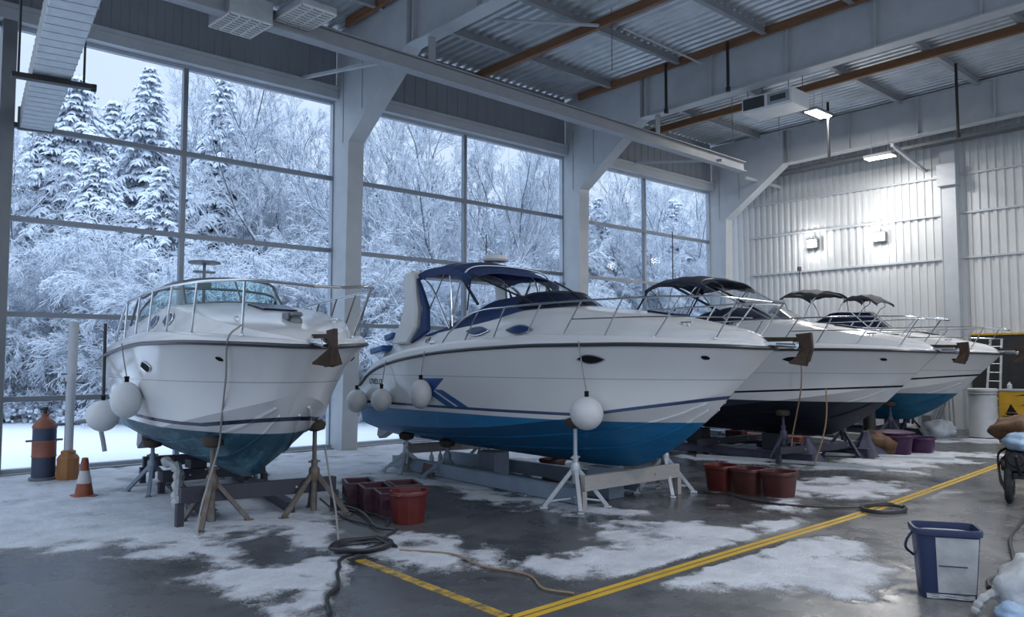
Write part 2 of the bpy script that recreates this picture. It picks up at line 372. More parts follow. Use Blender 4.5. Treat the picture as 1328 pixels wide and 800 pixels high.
# painted floor lines (worn)
m, nt, b = newmat('worn_yellow_floor_paint')
f = ramp(nt, noise_tex(nt, 5, 6, 0.7, stretch=(1.2, 2, 1)), 0.42, 0.60)
nt.links.new(mixcol(nt, f, (0.55, 0.33, 0.03), (0.10, 0.085, 0.05)), b.inputs['Base Color']); b.inputs['Roughness'].default_value = 0.4
M['line_yellow'] = m
m2 = mat('bright_yellow_floor_paint', (0.62, 0.38, 0.02), 0.4, scale=3, var=0.25)
def strip(name, pts, w, mt, label):
    mb = MB(); pts = [Vector(p) for p in pts]; L, R_ = [], []
    for i, p in enumerate(pts):
        d = (pts[min(i + 1, len(pts) - 1)] - pts[max(i - 1, 0)]).normalized(); nrm = Vector((-d.y, d.x, 0))
        z = max(floor_z(p.x, p.y), floor_z(p.x + nrm.x * w, p.y + nrm.y * w)) + 0.004
        L.append((p.x + nrm.x * w / 2, p.y + nrm.y * w / 2, z)); R_.append((p.x - nrm.x * w / 2, p.y - nrm.y * w / 2, z))
    bot = [[(a[0], a[1], -0.01), a, c, (c[0], c[1], -0.01)] for a, c in zip(L, R_)]
    mb.loft(bot, True, True, True)
    return struct(mb.build(name, mt, smooth=False), label)
line_pts = smooth_path([(3.0, 5.62, 0), (5.3, 5.70, 0), (9.25, 5.80, 0), (13.15, 5.88, 0), (17.5, 6.15, 0), (22.4, 6.5, 0), (26, 6.75, 0)], 14)
strip('floor_line', [p + Vector((0, 0.055, 0)) for p in line_pts], 0.075, m2, 'upper stripe of the double yellow floor line')
strip('floor_line', [p - Vector((0, 0.055, 0)) for p in line_pts], 0.075, m2, 'lower stripe of the double yellow floor line')
strip('floor_line', smooth_path([(5.37, 8.6, 0), (5.32, 7.6, 0), (5.27, 6.6, 0), (5.22, 5.76, 0)], 16), 0.13, M['line_yellow'], 'worn yellow floor line meeting the double line')

# window wall -----------------------------------------------------------------
def rib_panel(name, axis, a0, a1, z0, z1, plane, pitch, depth, m, top=None, flip=1):
    """trapezoidal sheet: ribs run vertically (axis = running axis 0 or 1)"""
    mb = MB(); prof = []; a = a0
    while a < a1 - 1e-6:
        for u, d in ((0, 0), (0.36, 0), (0.46, 1), (0.90, 1)):
            if a + u * pitch <= a1: prof.append((a + u * pitch, d))
        a += pitch
    prof.append((a1, 0)); th = 0.03
    def pt(u, off, z): return (u, plane + off, z) if axis == 0 else (plane + off, u, z)
    fr = [pt(u, flip * d * depth, z0) for u, d in prof]; ft = [pt(u, flip * d * depth, top(u) if top else z1) for u, d in prof]
    n = len(prof); mb.add(fr + ft, [(i, i + 1, n + i + 1, n + i) for i in range(n - 1)])
    br = [pt(u, -flip * th, z0) for u, d in (prof[0], prof[-1])] + [pt(u, -flip * th, top(u) if top else z1) for u, d in (prof[0], prof[-1])]
    mb.add(br, [(0, 1, 3, 2)])
    return mb.build(name, m, smooth=False, recalc=False)

for i, (x0, xm, x1) in enumerate(BAYS):
    fr = MB()
    fr.bx(x0 - 0.02, x1 + 0.02, YW - 0.06, YW + 0.08, 9.47, 9.56)
    fr.bx(x0 - 0.02, x1 + 0.02, YW - 0.12, YW + 0.08, 0.0, 0.13)
    fr.bx(x1 - 0.02, x1 + 0.09, YW - 0.07, YW + 0.08, 0.1, 9.5); fr.bx(x0 - 0.09, x0 + 0.02, YW - 0.07, YW + 0.08, 0.1, 9.5)
    w = fr.build('window_%d' % (i + 1), M['frame_pale'], smooth=False); struct(w, 'tall glazed window bay')
    mu = MB(); mu.bx(xm - 0.055, xm + 0.055, YW - 0.08, YW + 0.06, 0.1, 9.5); mu.build('mullion', M['frame_metal'], w, smooth=False)
    for z in ROWS[1:-1]:
        t = MB(); t.bx(x0, x1, YW - 0.075, YW + 0.05, z - 0.055, z + 0.055)
        t.build('transom', M['frame_metal'], w, smooth=False)
    for (a, c) in ((x0 + 0.02, xm - 0.05), (xm + 0.05, x1 - 0.02)):
        for k in range(5):
            g = MB(); g.bx(a, c, YW - 0.006, YW + 0.006, ROWS[k] + 0.05, ROWS[k + 1] - 0.05); g.build('pane', M['pane'], w, smooth=False)
# strip of glazing left of the post
fr = MB(); fr.bx(1.7, 3.36, YW - 0.06, YW + 0.06, 9.47, 9.56); fr.bx(1.7, 3.36, YW - 0.1, YW + 0.08, 0, 0.13)
for z in ROWS[1:-1]: fr.bx(1.7, 3.36, YW - 0.06, YW + 0.05, z - 0.05, z + 0.05)
w = fr.build('window_4', M['frame_metal'], smooth=False); struct(w, 'glazing left of the corner post')
g = MB(); g.bx(1.7, 3.36, YW - 0.006, YW + 0.006, 0.1, 9.47); g.build('pane', M['pane'], w, smooth=False)
# header beam and slate fascia above the glass
for i, (a, c) in enumerate(((1.7, 11.30), (11.80, 20.40), (20.90, 29.35))):
    h = MB(); h.bx(a, c, YW - 0.32, YW + 0.1, 9.56, 9.86); h.bx(a, c, YW - 0.36, YW - 0.28, 9.80, 9.90)
    struct(h.build('header_beam', M['steel_paint'], smooth=False), 'pale lintel over window bay %d' % (i + 1))
    struct(rib_panel('wall_left', 0, a, c, 9.86, deck_z(YW), YW - 0.15, 0.40, -0.05, M['fascia']), 'slate fascia panel over window bay %d' % (i + 1))
    s = MB(); s.bx(a, c, YW - 0.30, YW - 0.05, 0, 0.05); struct(s.build('baseboard_left', M['steel_mid'], smooth=False))
# corner post
p = MB(); p.bx(3.36, 3.62, YW - 0.28, YW + 0.05, 0, 11.6); struct(p.build('corner_post', M['steel_dark'], smooth=False), 'dark post at the left edge of the glazing')

# portal frames: tapered column with haunch + plate girder rafter ---------------
def portal(xc, label, haunch=True, ymin=-2.9):
    xa, xb = xc - 0.24, xc + 0.24
    c = MB()
    prof = [(YW - 0.02, 0.0), (YW - 0.70, 0.0), (YW - 0.86, 8.30), (YW - 2.2, 9.25), (YW - 3.5, raf_z(YW - 3.5)), (YW - 3.5, deck_z(16.2) - 0.1), (YW - 0.02, deck_z(YW) - 0.1)]
    c.prism(prof, 0, xa + 0.02, xb - 0.02)
    # flange plates along the inner edge
    inner = prof[1:5]
    for (p, q) in zip(inner[:-1], inner[1:]):
        c.beam((xc, p[0], p[1]), (xc, q[0], q[1]), 0.48, 0.03, up=(0, 0, 1) if abs(q[1] - p[1]) < 3 else (0, 1, 0))
    o = c.build('steel_column', M['steel_paint'], smooth=False); struct(o, label + ', column and haunch')
    r = MB(); y0 = YW - 3.4
    r.prism([(y0, raf_z(y0) + 0.02), (ymin, raf_z(ymin) + 0.02), (ymin, deck_z(ymin) - 0.12), (y0, deck_z(y0) - 0.12)], 0, xc - 0.04, xc + 0.04)
    r.beam((xc, y0, raf_z(y0)), (xc, ymin, raf_z(ymin)), 0.42, 0.04); r.beam((xc, y0, deck_z(y0) - 0.12), (xc, ymin, deck_z(ymin) - 0.12), 0.42, 0.04)
    o = r.build('rafter_beam', M['steel_paint'], smooth=False); struct(o, label + ', plate girder')
    y = y0 - 0.3
    while y > ymin:
        s = MB(); s.bx(xc - 0.19, xc - 0.03, y - 0.015, y + 0.015, raf_z(y), deck_z(y) - 0.12); s.bx(xc + 0.03, xc + 0.19, y - 0.015, y + 0.015, raf_z(y), deck_z(y) - 0.12)
        s.build('stiffener', M['steel_paint'], o, smooth=False); y -= 2.45
    for yy in (YW - 0.55, YW - 1.5):
        s = MB(); s.bx(xa + 0.008, xa + 0.025, yy - 0.012, yy + 0.012, 8.3 if yy > 19 else 9.05, 10.4); s.build('seam', M['steel_mid'], o, smooth=False)
portal(2.3 - 0.25, 'portal frame at the left edge')
portal(11.54, 'portal frame between first and second window')
portal(20.65, 'portal frame between second and third window')
portal(29.62, 'portal frame nearest the corrugated wall')

# roof deck, purlins, timber beams ---------------------------------------------
mb = MB(); prof = []; x = -4.0
while x < XB + 0.2:
    for u, d in ((0, 0), (0.12, 0), (0.16, 1), (0.26, 1)): prof.append((x + u, d * 0.085))
    x += 0.30
yA, yB = YW + 0.1, -3.0; n = len(prof)
vs = [(u, yA, deck_z(yA) + d) for u, d in prof] + [(u, yB, deck_z(yB) + d) for u, d in prof]
mb.add(vs, [(i, i + 1, n + i + 1, n + i) for i in range(n - 1)])
vs = [(-4, yA, deck_z(yA) + 0.3), (XB + 0.2, yA, deck_z(yA) + 0.3), (XB + 0.2, yB, deck_z(yB) + 0.3), (-4, yB, deck_z(yB) + 0.3)]
mb.add(vs, [(0, 1, 2, 3)])
struct(mb.build('ceiling', M['deck_metal'], smooth=False, recalc=False), 'ribbed metal roof deck')
for xb0, xb1 in ((-4, 1.9), (2.3, 11.3), (11.8, 20.4), (20.9, 29.4), (29.85, XB)):
    for y in (17.35, 14.6, 11.7, 9.2, 6.7, 4.0, 1.3, -1.6):
        p = MB(); z = deck_z(y)
        p.bx(xb0, xb1, y - 0.045, y + 0.045, z - 0.22, z - 0.004); p.bx(xb0, xb1, y - 0.10, y + 0.045, z - 0.235, z - 0.215)
        struct(p.build('purlin', M['steel_mid'], smooth=False), 'grey steel purlin under the roof deck')
for x in (6.9, 15.95, 24.95, 11.12, 20.25):
    p = MB(); y1 = YW - 0.4 if x in (6.9, 15.95, 24.95) else YW - 1
    dz = 0.24 if x in (6.9, 15.95, 24.95) else 0.02
    p.beam((x, y1, deck_z(y1) - dz - 0.13), (x, -2.9, deck_z(-2.9) - dz - 0.13), 0.14 if dz > .1 else 0.09, 0.24)
    struct(p.build('timber_beam', M['timber'], smooth=False), 'brown timber beam under the roof deck')
# thin pipes under the deck
for (p, q, r) in (((16.4, 13.6, 11.2), (20.2, 13.7, 11.2), 0.03), ((15.9, 14.0, 11.25), (13.6, 15.6, 11.25), 0.05)):
    t = MB(); t.tube([p, q], r, 8); struct(t.build('ceiling_pipe', M['steel_paint']), 'thin pale conduit under the roof deck')
# runway rail beam below the girders
r = MB(); pa, pb = Vector((2.0, 15.28, 9.20)), Vector((25.8, 15.85, 9.20)); u_ = Vector((0, 0, 1))
r.beam(pa + u_ * .17, pb + u_ * .17, .06, .34); r.beam(pa, pb, .30, .035); r.beam(pa + u_ * .34, pb + u_ * .34, .26, .03)
rb = struct(r.build('runway_beam', M['steel_mid'], smooth=False), 'long grey runway beam crossing below the girders')
for xh in (11.54, 20.65):
    yh = 15.28 + (xh - 2) / 23.8 * .57; h_ = MB(); h_.bx(xh - .10, xh + .10, yh - .02, yh + .02, 9.54, raf_z(yh)); h_.build('hanger', M['steel_mid'], rb, smooth=False)
for x in (10.25, 24.1):
    q_ = MB(); q_.beam((x, YW - 0.3, 9.92), (x, 15.6, 9.30), 0.08, 0.08); struct(q_.build('tie_bar', M['steel_paint'], smooth=False), 'pale tie bar from fascia to runway beam')
for (p, q) in (((28.6, 17.5, 9.70), (32.0 - 0.9, 17.3, 9.62)), ((28.1, 11.5, 9.75), (31.15, 11.6, 9.35))):
    t = MB(); t.beam(p, q, 0.10, 0.10); struct(t.build('brace', M['steel_paint'], smooth=False), 'pale brace by the back girder')
# black drop rods
for (x, y, zt, zbm) in ((20.0, 14.9, 11.5, 9.95), (20.05, 12.75, 11.55, 10.1), (27.0, 13.2, 11.4, 9.3), (26.6, 8.9, 11.5, 9.2), (8.1, 15.5, 11.5, 10.2)):
    t = MB(); t.tube([(x, y, zt), (x, y, zbm)], 0.045 if x > 15 else 0.02, 8); t.tube([(x, y, zbm), (x, y, zbm + 0.12)], 0.07 if x > 15 else 0.03, 8)
    struct(t.build('drop_rod', M['black_metal']), 'black rod hanging from the roof')
for (x, y) in ((15.95, 13.6), (24.6, 15.5), (24.9, 13.9), (9.2, 17.2)):
    t = MB(); t.tube([(x, y, 11.6), (x, y, 9.95)], 0.012, 6); struct(t.build('hanger_wire', M['steel_dark']), 'thin hanger wire under the roof')

# back wall ---------------------------------------------------------------------
for i, (y0, y1) in enumerate(((10.7, YW), (-3.0, 10.7))):
    w = rib_panel('wall_back', 1, y0, y1, 0, 0, XB, 0.27, -0.075, M['cladding'], top=lambda u: deck_z(u)); struct(w, 'ribbed pale metal back wall')
for z in (6.02, 7.62, 9.0, 2.6):
    p = MB(); p.bx(XB - 0.13, XB - 0.04, -3, YW - 1, z - 0.035, z + 0.035); struct(p.build('trim_%d' % int(z), M['steel_paint'], smooth=False), 'horizontal girt on the back wall')
p = MB(); p.bx(XB - 0.42, XB - 0.02, 10.45, 10.48, 0, 11.5); p.bx(XB - 0.42, XB - 0.02, 10.94, 10.97, 0, 11.5); p.bx(XB - 0.40, XB - 0.36, 10.46, 10.96, 0, 11.5)
p.bx(XB - 0.55, XB - 0.02, 10.40, 11.02, 8.6, 9.4)
struct(p.build('wall_column', M['steel_paint'], smooth=False), 'pale steel column on the back wall')
p = MB(); p.bx(XB - 0.16, XB - 0.05, -3, 10.2, 0.0, 3.28); p.bx(XB - 0.19, XB - 0.05, -3, 10.2, 3.26, 3.32, 1)
struct(p.build('dado_panel', [M['black_sheet'], M['yellow_paint']], smooth=False), 'black lower panel with thin yellow top edge on back wall')
# duct tray of pipes at the top of the back wall
t = MB()
for k in range(4): t.beam((30.1 + 0.14 * k, 17.5, 10.0), (30.1 + 0.14 * k, -2.5, 10.25), 0.07, 0.12)
struct(t.build('pipe_tray', M['steel_dark'], smooth=False), 'dark pipe tray along the back girder')
# ================================================================== boats
KZ = 0.555          # height of the keel above the floor
def hull_mat(name, wl, anti, stripe, z0, slope, xs0, wide=0.045, scuff=None, knuckle=2.10, band=None):
    """gelcoat above the waterline, antifouling below, a thin boot stripe (object space)"""
    m, nt, b = newmat(name)
    tc = N(nt, 'ShaderNodeTexCoord'); sp = N(nt, 'ShaderNodeSeparateXYZ'); nt.links.new(tc.outputs['Object'], sp.inputs[0])
    x, z = sp.outputs[0], sp.outputs[2]
    nz = noise_tex(nt, 3.0, 6, 0.7, stretch=(0.5, 0.5, 2))
    a2 = tuple(c * 0.72 for c in anti)
    acol = mixcol(nt, ramp(nt, nz, 0.35, 0.7), anti, a2)
    if scuff:
        n2 = noise_tex(nt, 1.3, 8, 0.75, stretch=(0.5, 2.0, 0.7))
        acol = mixcol(nt, math_node(nt, 'MULTIPLY', ramp(nt, n2, 0.50, 0.68), 0.8), acol, scuff)
    drips = noise_tex(nt, 6.0, 3, 0.6, stretch=(1.6, 1.6, 0.12))
    acol = mixcol(nt, math_node(nt, 'MULTIPLY', ramp(nt, drips, 0.62, 0.78), 0.35), acol, tuple(min(1, c * 2.6 + 0.02) for c in anti))
    w = noise_tex(nt, 0.8)
    gel = mixcol(nt, ramp(nt, w, 0.3, 0.7), (0.64, 0.645, 0.65), (0.60, 0.61, 0.62))
    d = math_node(nt, 'SUBTRACT', z, knuckle - KZ); k = math_node(nt, 'LESS_THAN', math_node(nt, 'ABSOLUTE', d), 0.007)
    gel = mixcol(nt, math_node(nt, 'MULTIPLY', k, 0.6), gel, (0.18, 0.2, 0.22))
    line = math_node(nt, 'ADD', math_node(nt, 'MULTIPLY', math_node(nt, 'MAXIMUM', math_node(nt, 'SUBTRACT', x, xs0), 0.0), slope), z0 - KZ)
    ds = math_node(nt, 'ABSOLUTE', math_node(nt, 'SUBTRACT', z, line))
    s = math_node(nt, 'LESS_THAN', ds, wide / 2)
    col = mixcol(nt, s, gel, stripe)
    low = math_node(nt, 'LESS_THAN', z, wl - KZ)
    col = mixcol(nt, low, col, acol)
    nt.links.new(col, b.inputs['Base Color'])
    nt.links.new(math_node(nt, 'ADD', math_node(nt, 'MULTIPLY', low, 0.34), 0.14), b.inputs['Roughness'])
    b.inputs['Coat Weight'].default_value = 0.0
    return m

class Boat:
    def __init__(s, name, label, loc, rz, L=9.1, W=1.0, full=0.0, group='motor cruisers on stands', mat_=None, stern_z=0.0, chine=1.0, chine_z=0.0):
        """local frame: x forward from the transom, y to port, z up from the keel"""
        s.L, s.W = L, W
        s.root = thing(name, label, 'boat', (loc[0], loc[1], KZ), rz, group)
        # keys: keel / chine / sheer
        s.kt = [0, .45, .62, .74, .83, .93, 1.0]
        s.kx = [0, .45 * L, L - 3.5, L - 2.65, L - 2.0, L - 1.2, L - .65]; s.kz = [.64, .575, .555, .60, .86, 1.42, 1.95]
        ct = [0, .25, .45, .6, .75, .87, .95, 1.0]
        s.ct = ct; s.cx = [0, .26 * L, .46 * L, .60 * L, .745 * L, .845 * L, .90 * L, L - .65]
        s.cy = [1.34, 1.41, 1.42, 1.34 + full * .1, 1.06 + full * .25, .63 + full * .3, .28 + full * .2, .015]; s.cz = [1.06, 1.09, 1.2, 1.36, 1.55, 1.72, 1.85, 1.95]
        s.st = [0, .05, .12, .22, .35, .5, .62, .75, .87, .95, .985, 1.0]
        s.sx = [0, .05 * L, .12 * L, .225 * L, .36 * L, .51 * L, .63 * L, .78 * L, .905 * L, .968 * L, .99 * L, L]
        s.sy = [1.42, 1.48, 1.54, 1.58, 1.60, 1.59, 1.54, 1.34 + full * .18, .90 + full * .28, .48 + full * .24, .24 + full * .15, .05]
        s.sz = [1.86 + stern_z, 2.12 + stern_z * .6, 2.30 + stern_z * .3, 2.45 + stern_z * .1, 2.56, 2.62, 2.645, 2.645, 2.62, 2.595, 2.58, 2.575]
        s.cy = [v * W * chine for v in s.cy]; s.cz = [v + chine_z * (1 - i / 7) for i, v in enumerate(s.cz)]; s.sy = [v * W for v in s.sy]
        NT = 64; ts = [1 - (1 - i / NT) ** 1.35 for i in range(NT + 1)]
        mb = MB(); bot = {1: [], -1: []}; top = {1: [], -1: []}
        for t in ts:
            k = (pchip(s.kt, s.kx, t), pchip(s.kt, s.kz, t)); c = [pchip(s.ct, q, t) for q in (s.cx, s.cy, s.cz)]; h = [pchip(s.st, q, t) for q in (s.sx, s.sy, s.sz)]
            fl = pchip([0, .5, .75, .93, 1], [-.03, 0, .09, .10, 0], t)
            for sg in (1, -1):
                rb = []
                for j in range(7):
                    v = j / 6; bulge = math.sin(PI * v) * .035 * (1 - t * .5)
                    # spray rails: two small steps on the bottom
                    rb.append((k[0] + (c[0] - k[0]) * v, sg * (c[1] * v), k[1] + (c[2] - k[1]) * v ** 1.08 - bulge * (1 if t < .9 else 0) - KZ))
                rt = [rb[-1]]
                for j in range(1, 11):
                    v = j / 10; y = c[1] + (h[1] - c[1]) * v - fl * math.sin(PI * v) * (1 - v * .2)
                    rt.append((c[0] + (h[0] - c[0]) * v, sg * max(y, .012), c[2] + (h[2] - c[2]) * v - KZ))
                bot[sg].append(rb); top[sg].append(rt)
        for sg in (1, -1):
            mb.loft(bot[sg], False, flip=(sg > 0)); mb.loft(top[sg], False, flip=(sg > 0))
            pass
        mb.loft([bot[1][-1], bot[-1][-1]], False); mb.loft([top[1][-1], top[-1][-1]], False)
        for sg in (1, -1):
            # transom half
            pts = bot[sg][0] + top[sg][0][1:]; n = len(pts)
            ctr = [(p[0] - .0, 0, p[2]) for p in pts]
            mb.add(pts + ctr, [(i, i + 1, n + i + 1, n + i) for i in range(n - 1)])
        hm = s.hull = mb.build('hull', mat_, s.root, angle=28)
        tv = [v for sg in (1, -1) for r in top[sg] for v in r]
        s.bvh = BVHTree.FromPolygons([Vector(v) for v in mb.v], mb.f)
        # spray rails as slim strakes, parts of the hull
        for frac in (0.45, 0.75):
            for sg in (1, -1):
                pts = []
                for i in range(6, int(NT * .9)):
                    rb = bot[sg][i]; v = frac * 6; j = int(v); f = v - j
                    p = Vector(rb[j]).lerp(Vector(rb[j + 1]), f); pts.append(p + Vector((0, 0, -.006)))
                r = MB(); r.tube(pts, .022, 4); r.build('spray_rail', mat_, s.hull)
        s.edge = {sg: [Vector(r[-1]) for r in top[sg]] for sg in (1, -1)}
        pl = [p + Vector((0, .012, 0)) for p in s.edge[1]]; mi = [p + Vector((0, -.012, 0)) for p in s.edge[-1]]
        r = MB(); r.tube(pl + mi[::-1], .032, 8); s.rub = r.build('rub_rail', M['rubrail'], s.root)
        r = MB(); r.tube([p + Vector((0, .028, .012)) for p in s.edge[1]] + [p + Vector((0, -.028, .012)) for p in s.edge[-1]][::-1], .010, 6); r.build('rail_insert', M['chrome'], s.rub)
    def sheer(s, x):
        t = pchip(s.sx, s.st, x); return pchip(s.st, s.sy, t), pchip(s.st, s.sz, t) - KZ
    def deck(s, cab=((0, .0), (.6, .34), (1.2, .50), (4.7, .50), (5.4, .52), (6.4, .42), (7.4, .24), (8.3, .10), (8.9, .03), (9.1, .0)), well=(1.6, 4.4), side=.27):
        L = s.L; k = L / 9.1; s.cabk = [(a * k, h) for a, h in cab]; s.side = side
        xs_ = sorted(set([i * L / 70 for i in range(70)] + [L * .985, L * .995, L] + ([well[0] - .01, well[0], well[1], well[1] + .01] if well else [])))
        mb = MB(); rings = []
        for x in xs_: rings.append(s.deck_ring(x, well))
        mb.loft(rings, False, m=0)
        r0 = rings[0]; n = len(r0); mb.add(list(r0) + [(p[0], p[1], r0[0][2]) for p in r0], [(i, i + 1, n + i + 1, n + i) for i in range(n - 1)])
        s.deckobj = mb.build('deck', M['gel'], s.root, angle=40)
        s.dbvh = BVHTree.FromPolygons([Vector(v) for v in mb.v], mb.f)
    def deck_ring(s, x, well=None):
        b, z = s.sheer(x); h = max(0, pchip([a for a, _ in s.cabk], [c for _, c in s.cabk], x)); f = min(1, b / .55)
        sd = s.side * f; inw = well and well[0] <= x <= well[1]
        E = (.20 - .12 * max(0, min(1, (x / s.L - .62) / .36))) * (f ** .5)
        half = [(b, z), (b - .02 * f, z + .6 * E), (b - .07 * f, z + .9 * E), (b - sd, z + E), (b - sd - .10 * f * min(1, h / .4), z + E + h * .55), (b - sd - .17 * f * min(1, h / .4), z + E + h * .90), (b - sd - .26 * f * min(1, h / .3), z + E + h)]
        yt = half[-1][0]
        if inw: half += [(yt * .93, z + E + h - .02), (yt * .90, z - .45), (yt * .5, z - .46), (0, z - .46)]
        else: half += [(yt * .8, z + E + h + .02 * f), (yt * .55, z + E + h + .05 * f), (yt * .28, z + E + h + .068 * f), (0, z + E + h + .075 * f)]
        half = [(max(y, 0.0), zz) for y, zz in half]
        return [(x, y, zz) for y, zz in half] + [(x, -y, zz) for y, zz in half[-2::-1]]
    def deck_top(s, x, y=0):
        r = s.deck_ring(x); n = len(r) // 2; pts = r[:n + 1][::-1]; ya = abs(y)
        for a, c in zip(pts[:-1], pts[1:]):
            if a[1] <= ya <= c[1] + 1e-6:
                t = (ya - a[1]) / max(1e-6, c[1] - a[1]); return a[2] + (c[2] - a[2]) * t
        return pts[-1][2]
    def project(s, x, z, side=-1, off=.004, deck=False):
        """point on the boat's side at (x, z)"""
        h = (s.dbvh if deck else s.bvh).ray_cast(Vector((x, side * 4, z - KZ)), Vector((0, -side, 0)))
        if h[0] is None: return None
        n = h[1] if h[1].y * side > 0 else -h[1]; return h[0] + n * off
    def patch(s, name, m, pts2d, parent, side=-1, deck=False, off=.006, sub=10):
        """flat decal of outline pts2d (x, z) laid on the side: strip between lower and upper outline"""
        mb = MB(); lo, hi = pts2d; rings = []
        for i in range(sub + 1):
            t = i / sub; ring = []
            a = s._lerp(lo, t); c = s._lerp(hi, t)
            for j in range(10):
                p = s.project(a[0] + (c[0] - a[0]) * j / 9, a[1] + (c[1] - a[1]) * j / 9, side, off, deck)
                if p is None: p = Vector((a[0], side * 1.0, a[1] - KZ))
                ring.append(p)
            full = ring + [p - Vector((0, side * (off + .004), 0)) for p in ring[::-1]]
            rings.append(full)
        mb.loft(rings, True, True, True)
        return mb.build(name, m, parent, angle=50)
    @staticmethod
    def _lerp(pl, t):
        v = t * (len(pl) - 1); i = min(int(v), len(pl) - 2); f = v - i
        return (pl[i][0] + (pl[i + 1][0] - pl[i][0]) * f, pl[i][1] + (pl[i + 1][1] - pl[i][1]) * f)
    def lens(s, name, m, x, z, w, h, side=-1, deck=True, parent=None, tilt=0.0, rim=None, power=1.0):
        lo, hi = [], []
        for i in range(13):
            u = -1 + 2 * i / 12; hh = h / 2 * (1 - abs(u) ** (2 * power)) ** (1.0)
            hh = max(hh, .002); xx = x + u * w / 2; zz = z + u * tilt
            lo.append((xx, zz - hh)); hi.append((xx, zz + hh))
        o = s.patch(name, m, (lo, hi), parent or s.root, side, deck, .026 if deck else .009, 16)
        if rim:
            pts = [s.project(a, c, side, .030 if deck else .013, deck) for a, c in lo] + [s.project(a, c, side, .030 if deck else .013, deck) for a, c in hi[::-1]]
            pts = [p for p in pts if p is not None]
            r = MB(); r.tube(pts, .010, 5, closed=True); r.build('rim', rim, o)
        return o
    def lens_dir(s, name, m, x, y, z, w, h, d, rim):
        """oval port laid on the deckhouse along direction d (horizontal)"""
        d = Vector(d).normalized(); u = Vector((-d.y, d.x, 0)); c = Vector((x, y, z - KZ)); K = 20; rings = []; edge = []
        for k in (0.02, .5, 1.0):
            r = []
            for j in range(K):
                a = 2 * PI * j / K; p = c + u * (math.cos(a) * w / 2 * k) + Vector((0, 0, math.sin(a) * h / 2 * k)); hit = s.dbvh.ray_cast(p - d * 2.5, d)
                q = hit[0] if hit[0] is not None else p; n = hit[1] if hit[0] is not None and hit[1].dot(d) < 0 else (-hit[1] if hit[0] is not None else -d); r.append(q + n * .014)
            rings.append(r)
        edge = rings[-1]; rings.append([q + d * .03 for q in edge])
        mb = MB(); mb.loft(rings, True, True, False); o = mb.build(name, m, s.root)
        r = MB(); r.tube(edge, .012, 6, closed=True); r.build('rim', rim, o); return o
    def bow_rail(s, x0, h=.55, n=6, lower=True, over=.25, r=.016, top0=None, inset=.16):
        L = s.L; top = {1: [], -1: []}; mid = {1: [], -1: []}; st = {1: [], -1: []}
        K = 40
        for sg in (1, -1):
            for i in range(K + 1):
                x = x0 + (L - .05 - x0) * i / K; b, z = s.sheer(x)
                y = max(b - inset, .10); dz = h * min(1, .25 + (i / K) * 6) if top0 is None else h * (top0 + (1 - top0) * min(1, i / K * 2.2))
                lean = .50 * min(1, (i / K) * 2)
                top[sg].append(Vector((x + lean, sg * (y + .03), z + .13 + dz))); mid[sg].append(Vector((x + lean * .5, sg * (y + .015), z + .13 + dz * .5)))
            end = Vector((L + over, sg * .22, s.sheer(L)[1] + .10 + h)); top[sg] = [p for p in top[sg] if p.x < L + over - .12] + [end]
        ring = smooth_path(top[1][::3] + [top[1][-1]], 3) + smooth_path([top[-1][-1]] + top[-1][::-1][::3], 3)
        first = Vector((x0 - .12, top[1][0].y, s.sheer(x0)[1] + .10)); 
        ring = [first] + ring + [Vector((first.x, -first.y, first.z))]
        mb = MB(); mb.tube(ring, r, 8); rail = mb.build('bow_rail', M['chrome'], s.root)
        if lower:
            for sg in (1, -1):
                mb = MB(); mb.tube([p for p in mid[sg][K // 2::3]] , r * .7, 6); mb.build('lower_rail', M['chrome'], rail)
        for sg in (1, -1):
            for i in range(n):
                x = x0 + .15 + (L - .35 - x0) * (i + .5) / n; b, z = s.sheer(x); y = max(b - inset, .08)
                tp = min(top[sg], key=lambda p: abs(p.x - (x + .46)))
                mb = MB(); mb.tube([Vector((x, sg * y, z + .10)), tp], r * .85, 6); mb.tube([Vector((x, sg * y, z + .10)), Vector((x, sg * y, z + .125))], .035, 8)
                mb.build('stanchion', M['chrome'], rail)
        return rail
    def pulpit(s, anchor=True, big=1.0):
        L = s.L; z = s.sheer(L)[1]
        mb = MB(); mb.box((L - .02, 0, z + .07), (.75, .20, .06)); mb.tube([(L + .10, .09, z + .05), (L + .42, .09, z + .03)], .035, 8); mb.tube([(L + .10, -.09, z + .05), (L + .42, -.09, z + .03)], .035, 8)
        mb.tube([(L + .40, -.10, z + .03), (L + .40, .10, z + .03)], .05, 12); o = mb
        p = o.build('bow_roller', M['chrome'], s.root, bevel=.006)
        if anchor:
            a = MB()
            a.beam((L - .25, 0, z + .135), (L + .48, 0, z + .12), .035, .07)
            a.prism([(L + .36, z + .20), (L + .60, z + .22), (L + .62, z - .02), (L + .56, z - .20 * big), (L + .30, z - .22 * big), (L + .44, z + .0)], 1, -.03, .03)
            for sg in (1, -1):
                a.add([(L + .60, 0, z + .02), (L + .34, sg * .20, z - .20), (L + .54, 0, z - .24), (L + .58, sg * .03, z + .02), (L + .35, sg * .21, z - .23), (L + .52, 0, z - .27)], [(0, 1, 2), (3, 5, 4), (0, 3, 4, 1), (1, 4, 5, 2), (2, 5, 3, 0)])
            a.build('anchor', M['rust'], s.root, smooth=False, bevel=.008)
    def cleat(s, x, y):
        z = s.deck_top(x, y); mb = MB(); mb.tube([(x - .10, y, z + .05), (x + .10, y, z + .05)], .016, 6); mb.tube([(x - .04, y, z - .01), (x - .04, y, z + .05)], .013, 6); mb.tube([(x + .04, y, z - .01), (x + .04, y, z + .05)], .013, 6)
        mb.build('cleat', M['chrome'], s.root)
